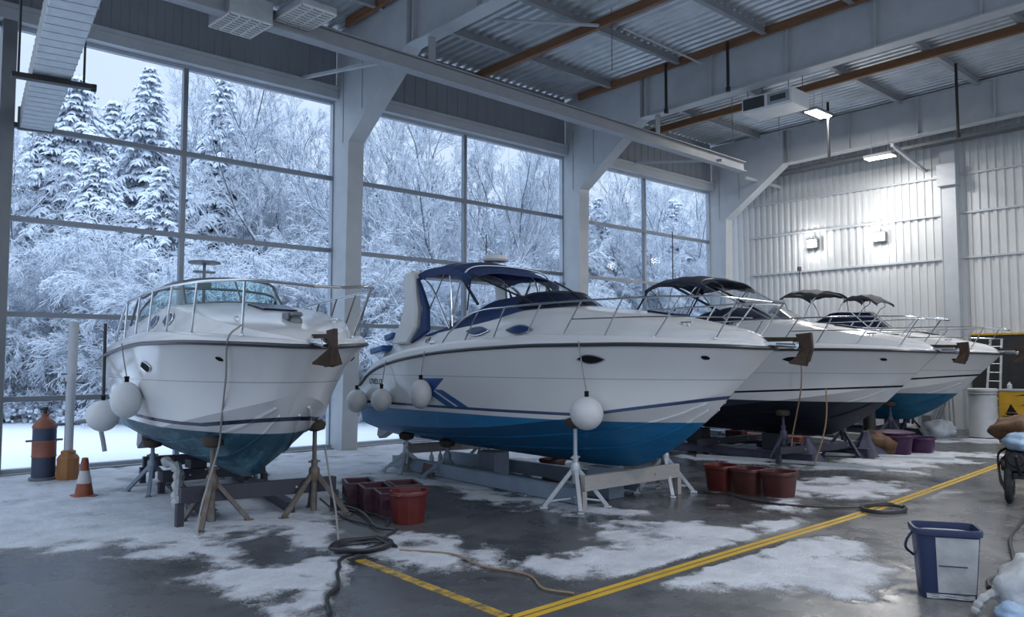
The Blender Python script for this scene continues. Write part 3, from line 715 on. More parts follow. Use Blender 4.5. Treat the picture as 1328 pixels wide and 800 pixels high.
    def hatch(s, x, y=0, w=.55, m='dark_glass'):
        mb = MB(); rings = []
        a, c = x - w / 2, x + w / 2
        vs = [(xx, yy, s.deck_top(xx, yy) + dz) for dz in (-.01, .035) for xx, yy in ((a, y - w / 2), (c, y - w * .42), (c, y + w * .42), (a, y + w / 2))]
        mb.add(vs, [(3, 2, 1, 0), (4, 5, 6, 7), (0, 1, 5, 4), (1, 2, 6, 5), (2, 3, 7, 6), (3, 0, 4, 7)])
        mb.build('deck_hatch', M[m], s.root, smooth=False, bevel=.012)
    def windshield(s, xc, xs_, ys, h=.5, rake=.55, gm='green_glass', fm='frame_metal', zb=None, label=None):
        """wrap-round screen: base from (xs_, ±ys) round to (xc, 0)"""
        base, top = [], []
        K = 24
        for i in range(K + 1):
            u = -1 + 2 * i / K; a = abs(u) ** 2.6
            x = xc - (xc - xs_) * a; y = ys * (1 - (1 - abs(u)) ** 1.55) * (1 if u > 0 else -1)
            z = (s.deck_top(x, min(abs(y), ys * .97)) + .01) if zb is None else zb
            hh = h * (1 - .55 * max(0, (abs(u) - .72) / .28))
            base.append(Vector((x, y, z))); top.append(Vector((x - rake * hh / h, y * .93, z + hh)))
        mb = MB(); th = Vector((.008, 0, 0)); mb.loft([base, top], False)
        g = mb.build('windscreen', M[gm], s.root, smooth=True)
        if label: g['label'] = label
        f = MB(); f.tube(top, .022, 6); f.tube(base, .020, 6)
        for i in (0, 6, 12, 18, K): f.tube([base[i], top[i]], .016, 6)
        f.build('frame', M[fm], g)
        return base, top
    def bimini(s, xa, xf, w, zt, m, drop=.22, crown=.10, visor=.0, name='canopy', val=.16, arch=.05):
        """cloth top from xa (aft) to xf (forward); zt in world height"""
        mb = MB(); rings = []; KX = 14; z0 = zt - KZ
        def P(u, v, th=0):
            x = xa + (xf - xa) * u; yy = w * v
            z = z0 - drop * abs(v) ** 2.6 + arch * math.sin(PI * u) - (.10 * max(0, .15 - u) / .15) - visor * max(0, (u - .62) / .38) ** 1.6
            z += .012 * math.sin(u * 23 + v * 5) - th
            return (x + (visor * .35) * max(0, (u - .8) / .2), yy, z)
        for i in range(KX + 1):
            u = i / KX; r = []
            vs_ = [-1 + 2 * j / 16 for j in range(17)]
            r += [(P(u, -1)[0], -w * 1.005, P(u, -1)[2] - val)] + [P(u, v) for v in vs_] + [(P(u, 1)[0], w * 1.005, P(u, 1)[2] - val)]
            r += [(P(u, 1)[0], w * .985, P(u, 1)[2] - val)] + [P(u, v, .02) for v in vs_[::-1]] + [(P(u, -1)[0], -w * .985, P(u, -1)[2] - val)]
            rings.append(r)
        mb.loft(rings, True, True, True)
        return mb.build(name, m, s.root, angle=50)
    def hoop(s, base, top, w0, w1, r=.016, m='chrome', name='canopy_frame', parent=None):
        """tube hoop: up from base (x,z) on one side, over at top (x,z), down the other side"""
        (xb, zb), (xt, zt) = base, top
        pts = [(xb, -w0, zb - KZ), (xb * .35 + xt * .65, -w1 * 1.01, zb * .35 + zt * .65 - KZ), (xt, -w1 * .97, zt - .20 - KZ), (xt, -w1 * .72, zt - .05 - KZ), (xt, 0, zt - KZ)]
        pts = pts + [(x, -y, z) for x, y, z in pts[-2::-1]]
        mb = MB(); mb.tube(smooth_path(pts, 5), r, 8); return mb.build(name, M[m], parent or s.root)
    def rod(s, name, p, q, r=.014, m='chrome', both=True, parent=None):
        for sg in ((1, -1) if both else (1,)):
            mb = MB(); mb.tube([(p[0], sg * p[1], p[2] - KZ), (q[0], sg * q[1], q[2] - KZ)], r, 6); mb.build(name, M[m], parent or s.root)
    def cover(s, keys, m, y0=1.2, name='cockpit_cover'):
        """canvas mound: keys (x, z_edge, half width, z_crown) in world heights"""
        mb = MB(); rings = []; K = 30; xs_ = [k[0] for k in keys]
        for i in range(K + 1):
            x = xs_[0] + (xs_[-1] - xs_[0]) * i / K
            ze, w, zc = (pchip(xs_, [k[j] for k in keys], x) for j in (1, 2, 3)); r = []
            for j in range(21):
                v = -1 + 2 * j / 20; zz = ze + (zc - ze) * (1 - abs(v) ** 2.4) + .015 * math.sin(x * 9 + v * 7) * (1 - abs(v))
                r.append((x, w * v, zz - KZ))
            rings.append(r + [(r[-1][0], r[-1][1], ze - .10 - KZ), (r[0][0], r[0][1], ze - .10 - KZ)])
        mb.loft(rings, True, True, True)
        return mb.build(name, M[m], s.root, angle=60)
    def sterngear(s, m='beam_blue'):
        mb = MB(); mb.box((-.28, 0, 1.50 - KZ), (.56, 2.3 * s.W, .07)); mb.build('swim_platform', M['gel'], s.root, bevel=.02)
        for sg in (1, -1):
            d = MB(); d.prism([(-.02, 1.15 - KZ), (-.02, .80 - KZ), (-.42, .62 - KZ), (-.52, .70 - KZ), (-.40, 1.2 - KZ)], 1, sg * .55 - .10, sg * .55 + .10)
            d.build('outdrive', M['steel_dark'], s.root, smooth=False, bevel=.02)

def aft_of(bx, by, L, rz): return (bx - L * math.cos(rz), by - L * math.sin(rz))

# ---- second boat: blue antifouling, navy canvas ---------------------------------
HM2 = hull_mat('hull_paint_blue_bottom', 1.415, (0.010, 0.155, 0.34), (0.045, 0.075, 0.15), 1.515, 0.16, 6.4, .05)
rz = -PI / 2; L2 = 9.1
B2 = Boat('motor_cruiser', 'white motor cruiser with navy canopy, blue bottom and blue slash graphic on its side', aft_of(11.0, 6.3, L2, rz), rz, L2, 1.0, 0.0, mat_=HM2)
B2.deck(cab=((0, .0), (.45, .22), (1.0, .34), (2.0, .26), (3.4, .30), (4.2, .38), (4.9, .46), (5.6, .45), (6.5, .38), (7.4, .28), (8.3, .15), (8.8, .07), (9.1, .0)), well=(1.5, 3.6))
B2.pulpit(); B2.bow_rail(3.0, .58, 7, over=.05)
for x in (3.80, 4.95):
    for sd_ in (-1, 1): B2.lens('porthole', M['blue_port'], x, 2.925, .66, .16, sd_, True, rim=M['chrome'])
for sd_ in (-1, 1):
    B2.lens('hull_vent', M['black_vinyl'], 6.65, 2.42, .50, .13, sd_, False, rim=M['chrome'])
    B2.lens('drain_port', M['black_vinyl'], 8.35, 2.44, .10, .06, sd_, False, power=2)
    # slash graphic: upper fan and two diagonal bars
    g = B2.patch('side_graphic', M['blue_decal'], ([(3.14, 2.06), (2.74, 1.78)], [(2.40, 2.05), (2.66, 1.80)]), B2.root, sd_, False, .006)
    B2.patch('graphic_bar', M['blue_decal'], ([(2.72, 1.84), (3.40, 1.54)], [(2.44, 1.84), (3.12, 1.54)]), g, sd_, False, .006)
    B2.patch('graphic_bar', M['blue_decal'], ([(3.06, 1.84), (3.78, 1.54)], [(2.80, 1.84), (3.50, 1.54)]), g, sd_, False, .006)
    # stern coaming pads
    for (x0, x1, z0, z1) in ((.30, .80, 2.50, 2.56), (.85, 1.15, 2.74, 2.86)):
        mb = MB(); mb.box(((x0 + x1) / 2, sd_ * 1.22, (z0 + z1) / 2 + .09 - KZ), (x1 - x0, .34, .13), ry=-.16); mb.build('coaming_pad', M['blue_decal'], B2.root, bevel=.03)
def lettering(boat, text, x, z, size, side, m, name='lettering', slant=.25):
    cu = bpy.data.curves.new(name, 'FONT'); cu.body = text; cu.size = size; cu.shear = slant; cu.resolution_u = 3
    tmp = bpy.data.objects.new('tmp_text', cu); COL.objects.link(tmp)
    dg = bpy.context.evaluated_depsgraph_get(); me = bpy.data.meshes.new_from_object(tmp.evaluated_get(dg))
    bpy.data.objects.remove(tmp); bpy.data.curves.remove(cu)
    bm = bmesh.new(); bm.from_mesh(me); bmesh.ops.triangulate(bm, faces=bm.faces)
    for v in bm.verts:
        p = boat.project(x + v.co.x * (1 if side < 0 else -1), z + v.co.y, side, .006, boat_deck(z))
        v.co = p if p is not None else Vector((x, side * 1.4, z - KZ))
    ex = bmesh.ops.extrude_face_region(bm, geom=bm.faces[:])
    for v in [g for g in ex['geom'] if isinstance(g, bmesh.types.BMVert)]: v.co.y += side * .003
    bm.to_mesh(me); bm.free(); me.materials.clear(); me.materials.append(m)
    o = bpy.data.objects.new(name, me); COL.objects.link(o); o.parent = boat.root; return o
def boat_deck(z): return z > 2.62
lettering(B2, 'OVELO', .44, 1.90, .165, -1, M['black_vinyl']); lettering(B2, 'v9', 2.15, 2.74, .17, -1, M['black_vinyl'])
B2.cover([(1.75, 2.84, 1.16, 2.92), (2.3, 2.94, 1.22, 3.12), (2.9, 3.04, 1.16, 3.42), (3.5, 3.13, 1.12, 3.64), (4.1, 3.20, 1.08, 3.66), (4.7, 3.24, 1.02, 3.54), (5.15, 3.24, .86, 3.34)], 'navy_canvas')
B2.windshield(5.45, 4.6, .92, .28, .45, 'dark_glass', 'black_metal')
B2.bimini(1.62, 3.42, 1.20, 4.32, M['navy_canvas'], .16, visor=.20, val=.15, arch=.08)
for base, top in (((2.9, 3.02), (3.25, 4.28)), ((2.9, 3.02), (1.95, 4.27)), ((3.0, 3.05), (2.8, 4.36))): B2.hoop(base, top, 1.24, 1.17, .017)
B2.rod('canopy_strut', (3.45, 1.12, 4.04), (5.2, .85, 3.30), .020, 'black_metal'); B2.rod('canopy_strut', (1.9, 1.22, 2.95), (2.7, 1.18, 4.15), .015)
B2.rod('canopy_strut', (3.0, 1.14, 4.18), (3.65, 1.14, 3.45), .028, 'midnight_canvas'); B2.rod('canopy_strut', (3.4, 1.10, 4.04), (3.35, 1.16, 3.35), .015, 'black_metal')
mb = MB()
for sg in (1, -1): mb.loft([[(2.0 + i * .17, sg * 1.215, 2.98 + i * .04 - KZ) for i in range(11)], [(1.8 + i * .19, sg * 1.205, 4.02 - KZ) for i in range(11)]], False)
mb.loft([[(4.75, y, 3.50 - KZ) for y in (-.85, 0, .85)], [(3.5, y, 4.03 - KZ) for y in (-1.1, 0, 1.1)]], False)
mb.build('clear_curtain', M['clear'], B2.root)
# swept radar arch
a = MB(); prof = [(1.02, 2.74), (1.36, 3.18), (1.52, 3.62), (1.46, 4.0), (1.50, 4.18), (1.78, 4.24), (1.85, 4.10), (1.88, 3.75), (1.95, 3.42), (1.92, 3.06), (1.62, 2.74)]
for sg in (1, -1): a.prism([(x, z - KZ) for x, z in prof], 1, sg * 1.18, sg * 1.34)
a.box((1.58, 0, 4.16 - KZ), (.52, 2.4, .10)); a.build('radar_arch', M['gel'], B2.root, bevel=.04)
for sg in (1, -1): a = MB(); a.prism([(x, z - KZ) for x, z in ((1.88, 4.08), (1.97, 3.75), (2.08, 3.42), (2.0, 3.04), (1.66, 2.74), (2.26, 2.98), (2.24, 3.45), (2.06, 3.8))], 1, sg * 1.20, sg * 1.30); a.build('arch_cover', M['navy_canvas'], B2.root, smooth=False, bevel=.02)
a = MB(); a.lathe([(.05, -.04), (.06, .08), (.25, .10), (.28, .14), (.26, .21), (.13, .25), (.01, .26)], 28, (2.5, .3, 4.38 - KZ)); a.build('radar_dome', M['white_paint'], B2.root)
a = MB(); a.tube([(2.2, .3, 4.25 - KZ), (2.2, .3, 5.1 - KZ)], .012, 6); a.build('antenna', M['black_metal'], B2.root)
B2.cleat(8.0, .62); B2.cleat(8.0, -.62); B2.cleat(2.6, -1.42); B2.hatch(7.2, 0, .5); B2.sterngear()

# ---- first boat: seen bow-on, scuffed dark teal bottom ---------------------------
HM1 = hull_mat('hull_paint_scuffed_teal_bottom', 1.36, (0.012, 0.075, 0.12), (0.02, 0.03, 0.07), 1.47, 0.10, 5.2, .055, scuff=(0.16, 0.34, 0.42))
rz = -PI / 2 + math.radians(-7); L1 = 7.3; s1 = aft_of(5.28, 9.55, L1, rz)
B1 = Boat('motor_cruiser', 'white motor cruiser seen bow-on with scuffed dark teal bottom, beside the first window', s1, rz, L1, 1.0, 0.3, mat_=HM1, stern_z=.45, chine=.80, chine_z=.14)
B1.deck(side=.24, cab=((0, .0), (.6, .20), (1.2, .32), (3.6, .36), (4.9, .42), (5.8, .37), (6.8, .27), (7.9, .15), (8.6, .06), (9.1, .0)), well=(1.0, 2.7))
B1.pulpit(big=1.2); B1.bow_rail(1.8, .66, 6, over=.30, r=.020, lower=False)
for x, y in ((3.75, 1.12), (4.45, 1.0)):
    for sd_ in (-1, 1): B1.lens_dir('porthole', M['blue_port'], x, sd_ * y, 3.0, .34, .20, (-.55, -sd_ * .83, 0), M['chrome'])
for sd_ in (-1, 1):
    B1.lens('hull_vent', M['black_vinyl'], 4.15, 2.30, .42, .15, sd_, False, rim=M['chrome'], power=1.2); B1.lens('drain_port', M['black_vinyl'], 6.3, 2.42, .09, .06, sd_, False, power=2)
B1.windshield(4.1, 2.3, 1.22, .42, .45, 'green_glass', 'steel_dark', label='green tinted wrap-round windscreen')
B1.hoop((2.0, 3.0), (2.6, 3.66), 1.28, 1.22, .022, 'steel_dark', 'screen_hoop')
a = MB(); a.tube([(1.2, .15, 2.9 - KZ), (1.2, .15, 4.25 - KZ)], .03, 8); a.box((1.2, .15, 4.1 - KZ), (.10, .40, .04)); a.box((1.2, .15, 3.85 - KZ), (.08, .26, .10)); a.lathe([(.05, 0), (.30, .015), (.30, .05), (.02, .07)], 20, (1.2, .15, 4.25 - KZ)); a.build('radar_mast', M['steel_dark'], B1.root)
B1.hatch(5.2, .15, .62); B1.cleat(6.2, .70); B1.cleat(6.2, -.70); B1.cleat(3.2, -1.42)
a = MB(); a.lathe([(.08, 0), (.08, .06), (.05, .09), (.09, .12), (.07, .16), (.01, .17)], 18, (6.55, 0, B1.deck_top(6.55) - .02)); a.box((6.35, 0, B1.deck_top(6.35) + .04), (.24, .18, .10)); a.build('windlass', M['steel_dark'], B1.root)
a = MB(); a.box((2.6, -1.28, B1.sheer(2.6)[1] + .20), (.30, .10, .10)); a.build('side_lamp', M['black_metal'], B1.root)
B1.sterngear()

# ---- third boat: near-black bottom ------------------------------------------------
HM3 = hull_mat('hull_paint_black_bottom', 1.44, (0.012, 0.015, 0.028), (0.012, 0.014, 0.02), 1.52, 0.055, 3.5, .045, scuff=(0.03, 0.035, 0.05))
rz = -PI / 2; L3 = 9.6
B3 = Boat('motor_cruiser', 'white motor cruiser with near-black bottom and midnight blue canopy behind the blue-bottomed one', aft_of(19.0, 6.9, L3, rz), rz, L3, 1.03, 0.0, mat_=HM3)
B3.deck(cab=((0, .0), (.6, .34), (1.2, .50), (3.4, .40), (4.6, .46), (5.3, .50), (6.0, .47), (7.0, .36), (8.2, .17), (8.8, .07), (9.1, .0)))
B3.pulpit(); B3.bow_rail(3.6, .60, 7, over=.15)
for sd_ in (-1, 1):
    B3.lens('hull_vent', M['black_vinyl'], 6.9, 2.42, .5, .12, sd_, False); B3.lens('drain_port', M['black_vinyl'], 8.7, 2.42, .12, .06, sd_, False, power=2)
    B3.lens('porthole', M['dark_glass'], 4.9, 2.98, .6, .16, sd_, True, rim=M['chrome'])
B3.cover([(2.7, 3.10, 1.18, 3.18), (3.3, 3.18, 1.24, 3.44), (3.9, 3.24, 1.24, 3.70), (4.6, 3.28, 1.18, 3.80), (5.2, 3.30, 1.0, 3.66), (5.7, 3.30, .8, 3.44)], 'midnight_canvas')
B3.windshield(6.3, 5.0, 1.0, .42, .6, 'clear', 'white_paint')
B3.bimini(2.45, 4.35, 1.22, 4.60, M['midnight_canvas'], .20, visor=.06, val=.10, arch=.10)
for base, top in (((3.4, 3.14), (4.2, 4.57)), ((3.4, 3.14), (2.6, 4.55)), ((3.1, 3.12), (3.4, 4.66))): B3.hoop(base, top, 1.22, 1.19, .018)
B3.rod('canopy_strut', (4.3, 1.18, 4.36), (6.1, .95, 3.40), .016); B3.rod('canopy_strut', (2.6, 1.2, 4.36), (1.7, 1.27, 3.08), .024, 'midnight_canvas'); B3.rod('canopy_strut', (3.3, 1.2, 4.42), (4.8, 1.1, 3.62), .035, 'midnight_canvas'); B3.rod('canopy_strut', (4.25, 1.16, 4.34), (3.7, 1.2, 3.4), .015)
mb = MB()
for sg in (1, -1): mb.loft([[(4.3, sg * 1.2, 4.32 - KZ), (4.5, sg * 1.16, 3.6 - KZ)], [(4.5, sg * 1.18, 4.26 - KZ), (6.0, sg * .9, 3.42 - KZ)]], False)
mb.loft([[(6.1, y, 3.46 - KZ) for y in (-.8, 0, .8)], [(4.4, y, 4.38 - KZ) for y in (-1.1, 0, 1.1)]], False)
mb.build('clear_curtain', M['clear'], B3.root)
B3.cleat(8.4, -.62); B3.cleat(8.4, .62); B3.hatch(7.6, 0, .5); B3.sterngear()
a = MB(); a.tube([(2.8, -.4, 4.6 - KZ), (2.8, -.4, 6.0 - KZ)], .015, 6); a.build('antenna', M['black_metal'], B3.root)

# ---- fourth boat: by the back wall -------------------------------------------------
HM4 = hull_mat('hull_paint_teal_blue_bottom', 1.42, (0.010, 0.12, 0.23), (0.012, 0.014, 0.02), 1.62, 0.085, 4.5, .05)
L4 = 9.3
B4 = Boat('motor_cruiser', 'farthest white motor cruiser with teal blue bottom and two grey sunshades by the ribbed wall', aft_of(26.0, 7.75, L4, rz), rz, L4, 1.0, 0.0, mat_=HM4)
B4.deck(cab=((0, .0), (.6, .34), (1.2, .48), (4.4, .50), (5.2, .56), (6.0, .50), (7.0, .37), (8.2, .17), (8.8, .07), (9.1, .0)))
B4.pulpit(); B4.bow_rail(3.8, .58, 6, over=.15)
for sd_ in (-1, 1): B4.lens('drain_port', M['black_vinyl'], 8.3, 2.42, .12, .06, sd_, False, power=2); B4.lens('porthole', M['dark_glass'], 4.9, 2.95, .6, .16, sd_, True, rim=M['chrome'])
B4.windshield(6.2, 4.2, 1.15, .52, .6, 'dark_glass', 'white_paint', label='dark raked windscreen')
B4.bimini(3.0, 4.35, 1.05, 4.66, M['grey_canvas'], .14, visor=.0, val=.06, arch=.10)
for base, top in (((3.6, 3.1), (4.25, 4.63)), ((3.6, 3.1), (3.1, 4.63))): B4.hoop(base, top, 1.15, 1.03, .018)
B4.rod('canopy_strut', (3.05, 1.05, 4.5), (2.3, 1.2, 3.1), .016)
B4.bimini(5.0, 6.0, .62, 4.44, M['grey_canvas'], .06, visor=.22, name='spray_hood', val=.08, arch=.05)
B4.hoop((5.2, 3.3), (5.8, 4.34), .7, .6, .016, name='hood_frame'); B4.hoop((5.2, 3.3), (5.1, 4.44), .7, .6, .016, name='hood_frame')
B4.cleat(8.1, -.62); B4.hatch(7.3, 0, .5); B4.sterngear()
a = MB(); a.tube([(3.4, -.4, 4.6 - KZ), (3.4, -.4, 5.5 - KZ)], .015, 6); a.lathe([(.07, 0), (.07, .14), (.01, .15)], 12, (3.4, -.4, 5.4 - KZ)); a.build('antenna', M['steel_dark'], B4.root)
# ================================================================== stands, cradles
def hull_under(boat, wx, wy):
    """height above the floor of the boat's bottom at world (wx, wy)"""
    p = boat.root.matrix_basis.inverted() @ Vector((wx, wy, 0))
    h = boat.bvh.ray_cast(Vector((p.x, p.y, -3)), Vector((0, 0, 1)))
    return (h[0].z + KZ) if h[0] else None
def jack_stand(boat, x, y, label, style, legs=3, turn=0.3, wood=False, group='boat stands', z=None, lean=0):
    z = z or hull_under(boat, x, y) or 1.1
    t = thing('boat_stand', label, 'boat stand', (x, y, 0), 0, group)
    m = {'rust': 'stand_rust', 'blue': 'stand_blue', 'galv': 'stand_galv', 'tarp': 'stand_purple', 'wood': 'beam_grey'}[style]
    hub = min(.62, z * .5)
    p = MB(); p.tube([(0, 0, .06 if style == 'rust' else hub - .22), (0, 0, hub + .18)], .050, 10); p.lathe([(.07, hub - .1), (.085, hub - .06), (.085, hub + .08), (.062, hub + .12)], 12)
    p.build('post', M[m], t)
    s = MB(); s.tube([(0, 0, hub + .1), (0, 0, z - .14)], .034, 10); s.tube([(-.10, 0, hub + .2), (.10, 0, hub + .2)], .016, 6); s.lathe([(.055, hub + .17), (.055, hub + .23)], 8)
    s.build('screw', M['stand_galv' if style == 'galv' else m], t)
    n = 4 if style == 'galv' else legs
    for k in range(n):
        a = turn + 2 * PI * k / n; R = .52 if style != 'rust' else .55
        l = MB(); l.beam((.05 * math.cos(a), .05 * math.sin(a), hub), (R * math.cos(a), R * math.sin(a), .03), .065, .065)
        l.box((R * math.cos(a), R * math.sin(a), .018), (.13, .10, .036), rz=a)
        if style in ('galv', 'blue', 'tarp'): l.beam((.08 * math.cos(a), .08 * math.sin(a), .16), (R * .8 * math.cos(a), R * .8 * math.sin(a), .12), .03, .03)
        l.build('leg', M[m], t, smooth=False, bevel=.006)
    c = MB(); c.lathe([(.06, z - .16), (.15, z - .13), (.17, z - .06), (.16, z - .02), (.10, z + .01)], 14); c.build('pad', M['pad_rubber'], t)
    return t
G1 = 'stands under the bow-on boat'; G2 = 'stands under the blue-bottomed boat'; G3 = 'stands under the black-bottomed boat'; G4 = 'stands under the farthest boat'
jack_stand(B1, 4.86, 11.80, 'rusty tripod boat stand in front, nearest to the camera under the bow-on boat', 'rust', 3, -2.2, group=G1)
jack_stand(B1, 6.40, 11.60, 'dark tripod boat stand under the right side of the bow-on boat', 'rust', 3, -0.9, group=G1)
jack_stand(B1, 5.22, 15.35, 'blue-grey boat stand under the rear left of the bow-on boat', 'blue', 3, -2.0, group=G1)
jack_stand(B1, 7.25, 15.8, 'blue-grey boat stand under the rear right of the bow-on boat', 'blue', 3, 0.4, group=G1)
jack_stand(B2, 9.80, 9.20, 'galvanised boat stand with frayed pad at the near bow side of the blue-bottomed boat', 'galv', 4, 0.9, group=G2)
jack_stand(B2, 12.10, 9.15, 'galvanised boat stand at the far bow side of the blue-bottomed boat', 'galv', 4, 0.9, group=G2)
jack_stand(B2, 10.15, 14.45, 'galvanised boat stand under the stern of the blue-bottomed boat', 'galv', 4, 0.7, group=G2)
jack_stand(B2, 12.15, 14.3, 'galvanised boat stand at the far stern side of the blue-bottomed boat', 'galv', 4, 0.5, group=G2)
jack_stand(B2, 10.35, 13.3, 'slim steel prop with red block beneath the blue-bottomed boat', 'blue', 3, 0.5, group=G2)
jack_stand(B3, 18.0, 10.1, 'tarpaulin-wrapped stand at the near bow side of the black-bottomed boat', 'tarp', 3, -1.2, group=G3)
jack_stand(B3, 20.0, 9.6, 'tarpaulin-wrapped stand at the far bow side of the black-bottomed boat', 'tarp', 3, 0.2, group=G3)
jack_stand(B3, 17.8, 14.0, 'tarpaulin-wrapped stand under the stern of the black-bottomed boat', 'tarp', 3, 0.9, group=G3)
jack_stand(B4, 25.2, 10.6, 'dark stand under the bow of the farthest boat', 'tarp', 3, 0.2, group=G4)
jack_stand(B4, 27.0, 10.8, 'dark stand on the wall side of the farthest boat', 'tarp', 3, 0.9, group=G4)
# draped sheeting round the third boat's stands
def drape(x, y, r, h, label, seed):
    rnd = random.Random(seed); mb = MB(); rings = []; K = 28
    ph = [rnd.uniform(0, 6.3) for _ in range(4)]
    for z, f in ((h, .18), (h * .8, .26), (h * .5, .55), (h * .2, .85), (.012, 1.0)):
        rings.append([(x + math.cos(2 * PI * j / K) * r * f * (1 + .16 * math.sin(5 * 2 * PI * j / K + ph[0]) + .10 * math.sin(9 * 2 * PI * j / K + ph[1])), y + math.sin(2 * PI * j / K) * r * f * (1 + .16 * math.sin(4 * 2 * PI * j / K + ph[2])), z) for j in range(K)])
    mb.loft(rings, True, True, True)
    tag(mb.build('draped_sheet', M['stand_purple'], angle=40, off=None), label, 'sheet', 'draped sheets round the stands')
drape(18.45, 9.75, .42, .55, 'dark violet sheet heaped beside the near bow stand of the black-bottomed boat', 3)
drape(20.5, 9.25, .50, .62, 'dark violet sheet heaped beside the far bow stand of the black-bottomed boat', 5)

def cradle(name, label, rails, crosses, m, mc, group, blocks=(), bm_='beam_dark'):
    """keel cradle: long rails, cross beams and keel blocks"""
    c = rails[0][0]; t = thing(name, label, 'boat cradle', (c[0], c[1], 0), 0, group)
    def L(p): return (p[0] - c[0], p[1] - c[1], p[2])
    for p, q, w, h in rails:
        b = MB(); b.beam(L(p), L(q), w, h); b.beam(L((p[0], p[1], p[2] + h / 2)), L((q[0], q[1], q[2] + h / 2)), w * 1.4, .012); b.build('rail', M[m], t, smooth=False, bevel=.006)
    for p, q, w, h in crosses:
        b = MB(); b.beam(L(p), L(q), w, h); b.build('cross_beam', M[mc], t, smooth=False, bevel=.008)
        d = (Vector(q) - Vector(p)).normalized()
        for k in (.25, .72):
            s = Vector(p).lerp(Vector(q), k); o = MB(); n = Vector((d.y, -d.x, 0)); s = Vector(L(s)) + n * (w / 2 + .004)
            o.tube([s, s + n * .012], .018, 8); o.build('bolt', M['stand_galv'], t)
    for p, d in blocks:
        b = MB(); b.box(L(p), d); b.build('keel_block', M[bm_], t, smooth=False, bevel=.01)
    for p, q, w, h in rails + crosses:
        for e in (p, q):
            if e[2] - h / 2 > .05:
                f = MB(); f.bx(e[0] - c[0] - .05, e[0] - c[0] + .05, e[1] - c[1] - .05, e[1] - c[1] + .05, 0, e[2] - h / 2); f.build('foot', M[mc], t, smooth=False)
    return t
cradle('boat_cradle', 'dark timber cradle with long front beam under the bow-on boat',
       [((4.95, 12.0, .10), (5.95, 17.0, .10), .12, .16), ((6.15, 11.85, .10), (7.3, 16.9, .10), .12, .16)],
       [((4.45, 11.93, .46), (6.80, 11.66, .44), .14, .22), ((5.3, 15.1, .32), (7.2, 15.0, .32), .14, .2), ((5.5, 16.7, .42), (7.35, 16.5, .42), .14, .2)], 'beam_dark', 'beam_dark', None,
       blocks=[((5.62, 11.92, .515), (.30, .3, .10)), ((5.95, 15.2, .50), (.3, .3, .16))])
cradle('boat_cradle', 'blue-grey steel cradle with pale cross beam under the blue-bottomed boat',
       [((9.95, 9.3, .17), (10.35, 15.2, .17), .10, .26), ((11.75, 9.4, .17), (11.75, 15.0, .17), .10, .26)],
       [((9.75, 9.0, .42), (12.2, 8.95, .42), .12, .24), ((10.2, 14.6, .50), (12.1, 14.3, .50), .12, .20)], 'beam_blue', 'beam_grey', None,
       blocks=[((11.0, 9.6, .27), (.4, .5, .54)), ((11.0, 12.6, .28), (.4, .5, .56))], bm_='stand_blue')
cradle('boat_cradle', 'long dark low cradle with frosted rails under the black-bottomed boat',
       [((17.9, 9.3, .13), (17.9, 15.5, .13), .12, .18), ((20.1, 9.0, .13), (20.1, 15.5, .13), .12, .18)],
       [((17.4, 9.9, .30), (20.8, 9.3, .30), .14, .16), ((17.6, 12.2, .30), (20.4, 12.1, .30), .14, .16), ((17.6, 14.4, .30), (20.4, 14.2, .30), .14, .16)], 'stand_purple', 'beam_dark', None,
       blocks=[((19, 10.9, .28), (.4, .5, .56)), ((19.0, 13.2, .28), (.4, .5, .56))])
b = MB(); b.beam((0, 0, .05), (1.25, -4.6, .05), .12, .07); q = b.build('steel_rail', M['stand_galv'], smooth=False, bevel=.008); q.location = (17.05, 11.9, 0); tag(q, 'long pale rail lying on the floor before the black-bottomed boat', 'rail')
b = MB(); b.beam((0, 0, .05), (1.7, -3.2, .05), .12, .07); q = b.build('steel_rail', M['stand_galv'], smooth=False, bevel=.008); q.location = (19.4, 10.6, 0); tag(q, 'shorter pale rail lying under the bow of the black-bottomed boat', 'rail')
cradle('boat_cradle', 'dark low cradle under the farthest boat', [((25.3, 10.2, .15), (25.3, 16, .15), .12, .2), ((26.8, 10.2, .15), (26.8, 16, .15), .12, .2)],
       [((25.0, 11.0, .32), (27.2, 11.0, .32), .14, .16), ((25.0, 14.6, .32), (27.2, 14.6, .32), .14, .16)], 'beam_dark', 'beam_dark', None, blocks=[((26, 10.9, .30), (.34, .34, .56))])
# pale sheet wrapped over the rear left stand leg of the first boat
mb = MB(); pts = [(5.32, 15.1, .62), (5.40, 14.6, .50), (5.15, 13.9, .32), (4.85, 13.1, .2), (4.7, 12.5, .16)]
mb.tube(smooth_path(pts, 6), [.05 + .06 * math.sin(i * .9) ** 2 for i in range(25)], 8); tag(mb.build('plastic_sheet', M['tote_white']), 'twisted pale plastic sheet trailing from the rear left stand of the bow-on boat', 'sheet')

# ================================================================== fenders and ropes
def fender(x, y, z, r, label, top, oval=1.0, group='boat fenders', rope='rope', rr=.010):
    t = thing('boat_fender', label, 'fender', (x, y, z), 0, group)
    mb = MB(); mb.sphere((0, 0, 0), r, sc=(1, 1, oval), nu=28, nv=18); mb.build('ball', M['fender'], t)
    e = MB(); e.tube([(0, 0, r * oval - .02), (0, 0, r * oval + .07)], .035, 8); e.tube([(-.035, 0, r * oval + .07), (.035, 0, r * oval + .07)], .02, 6); e.build('eye', M['black_vinyl'], t)
    if top:
        q = Vector(top) - Vector((x, y, z)); p = Vector((0, 0, r * oval + .06)); k = MB()
        k.tube(smooth_path([p, p.lerp(q, .5) + Vector((.0, 0, -.02)), q], 4), rr, 6); k.build('rope', M[rope], t)
    return t
def on_side(boat, lx, z, side, off):
    p = boat.project(lx, z, side, off); return boat.root.matrix_basis @ p
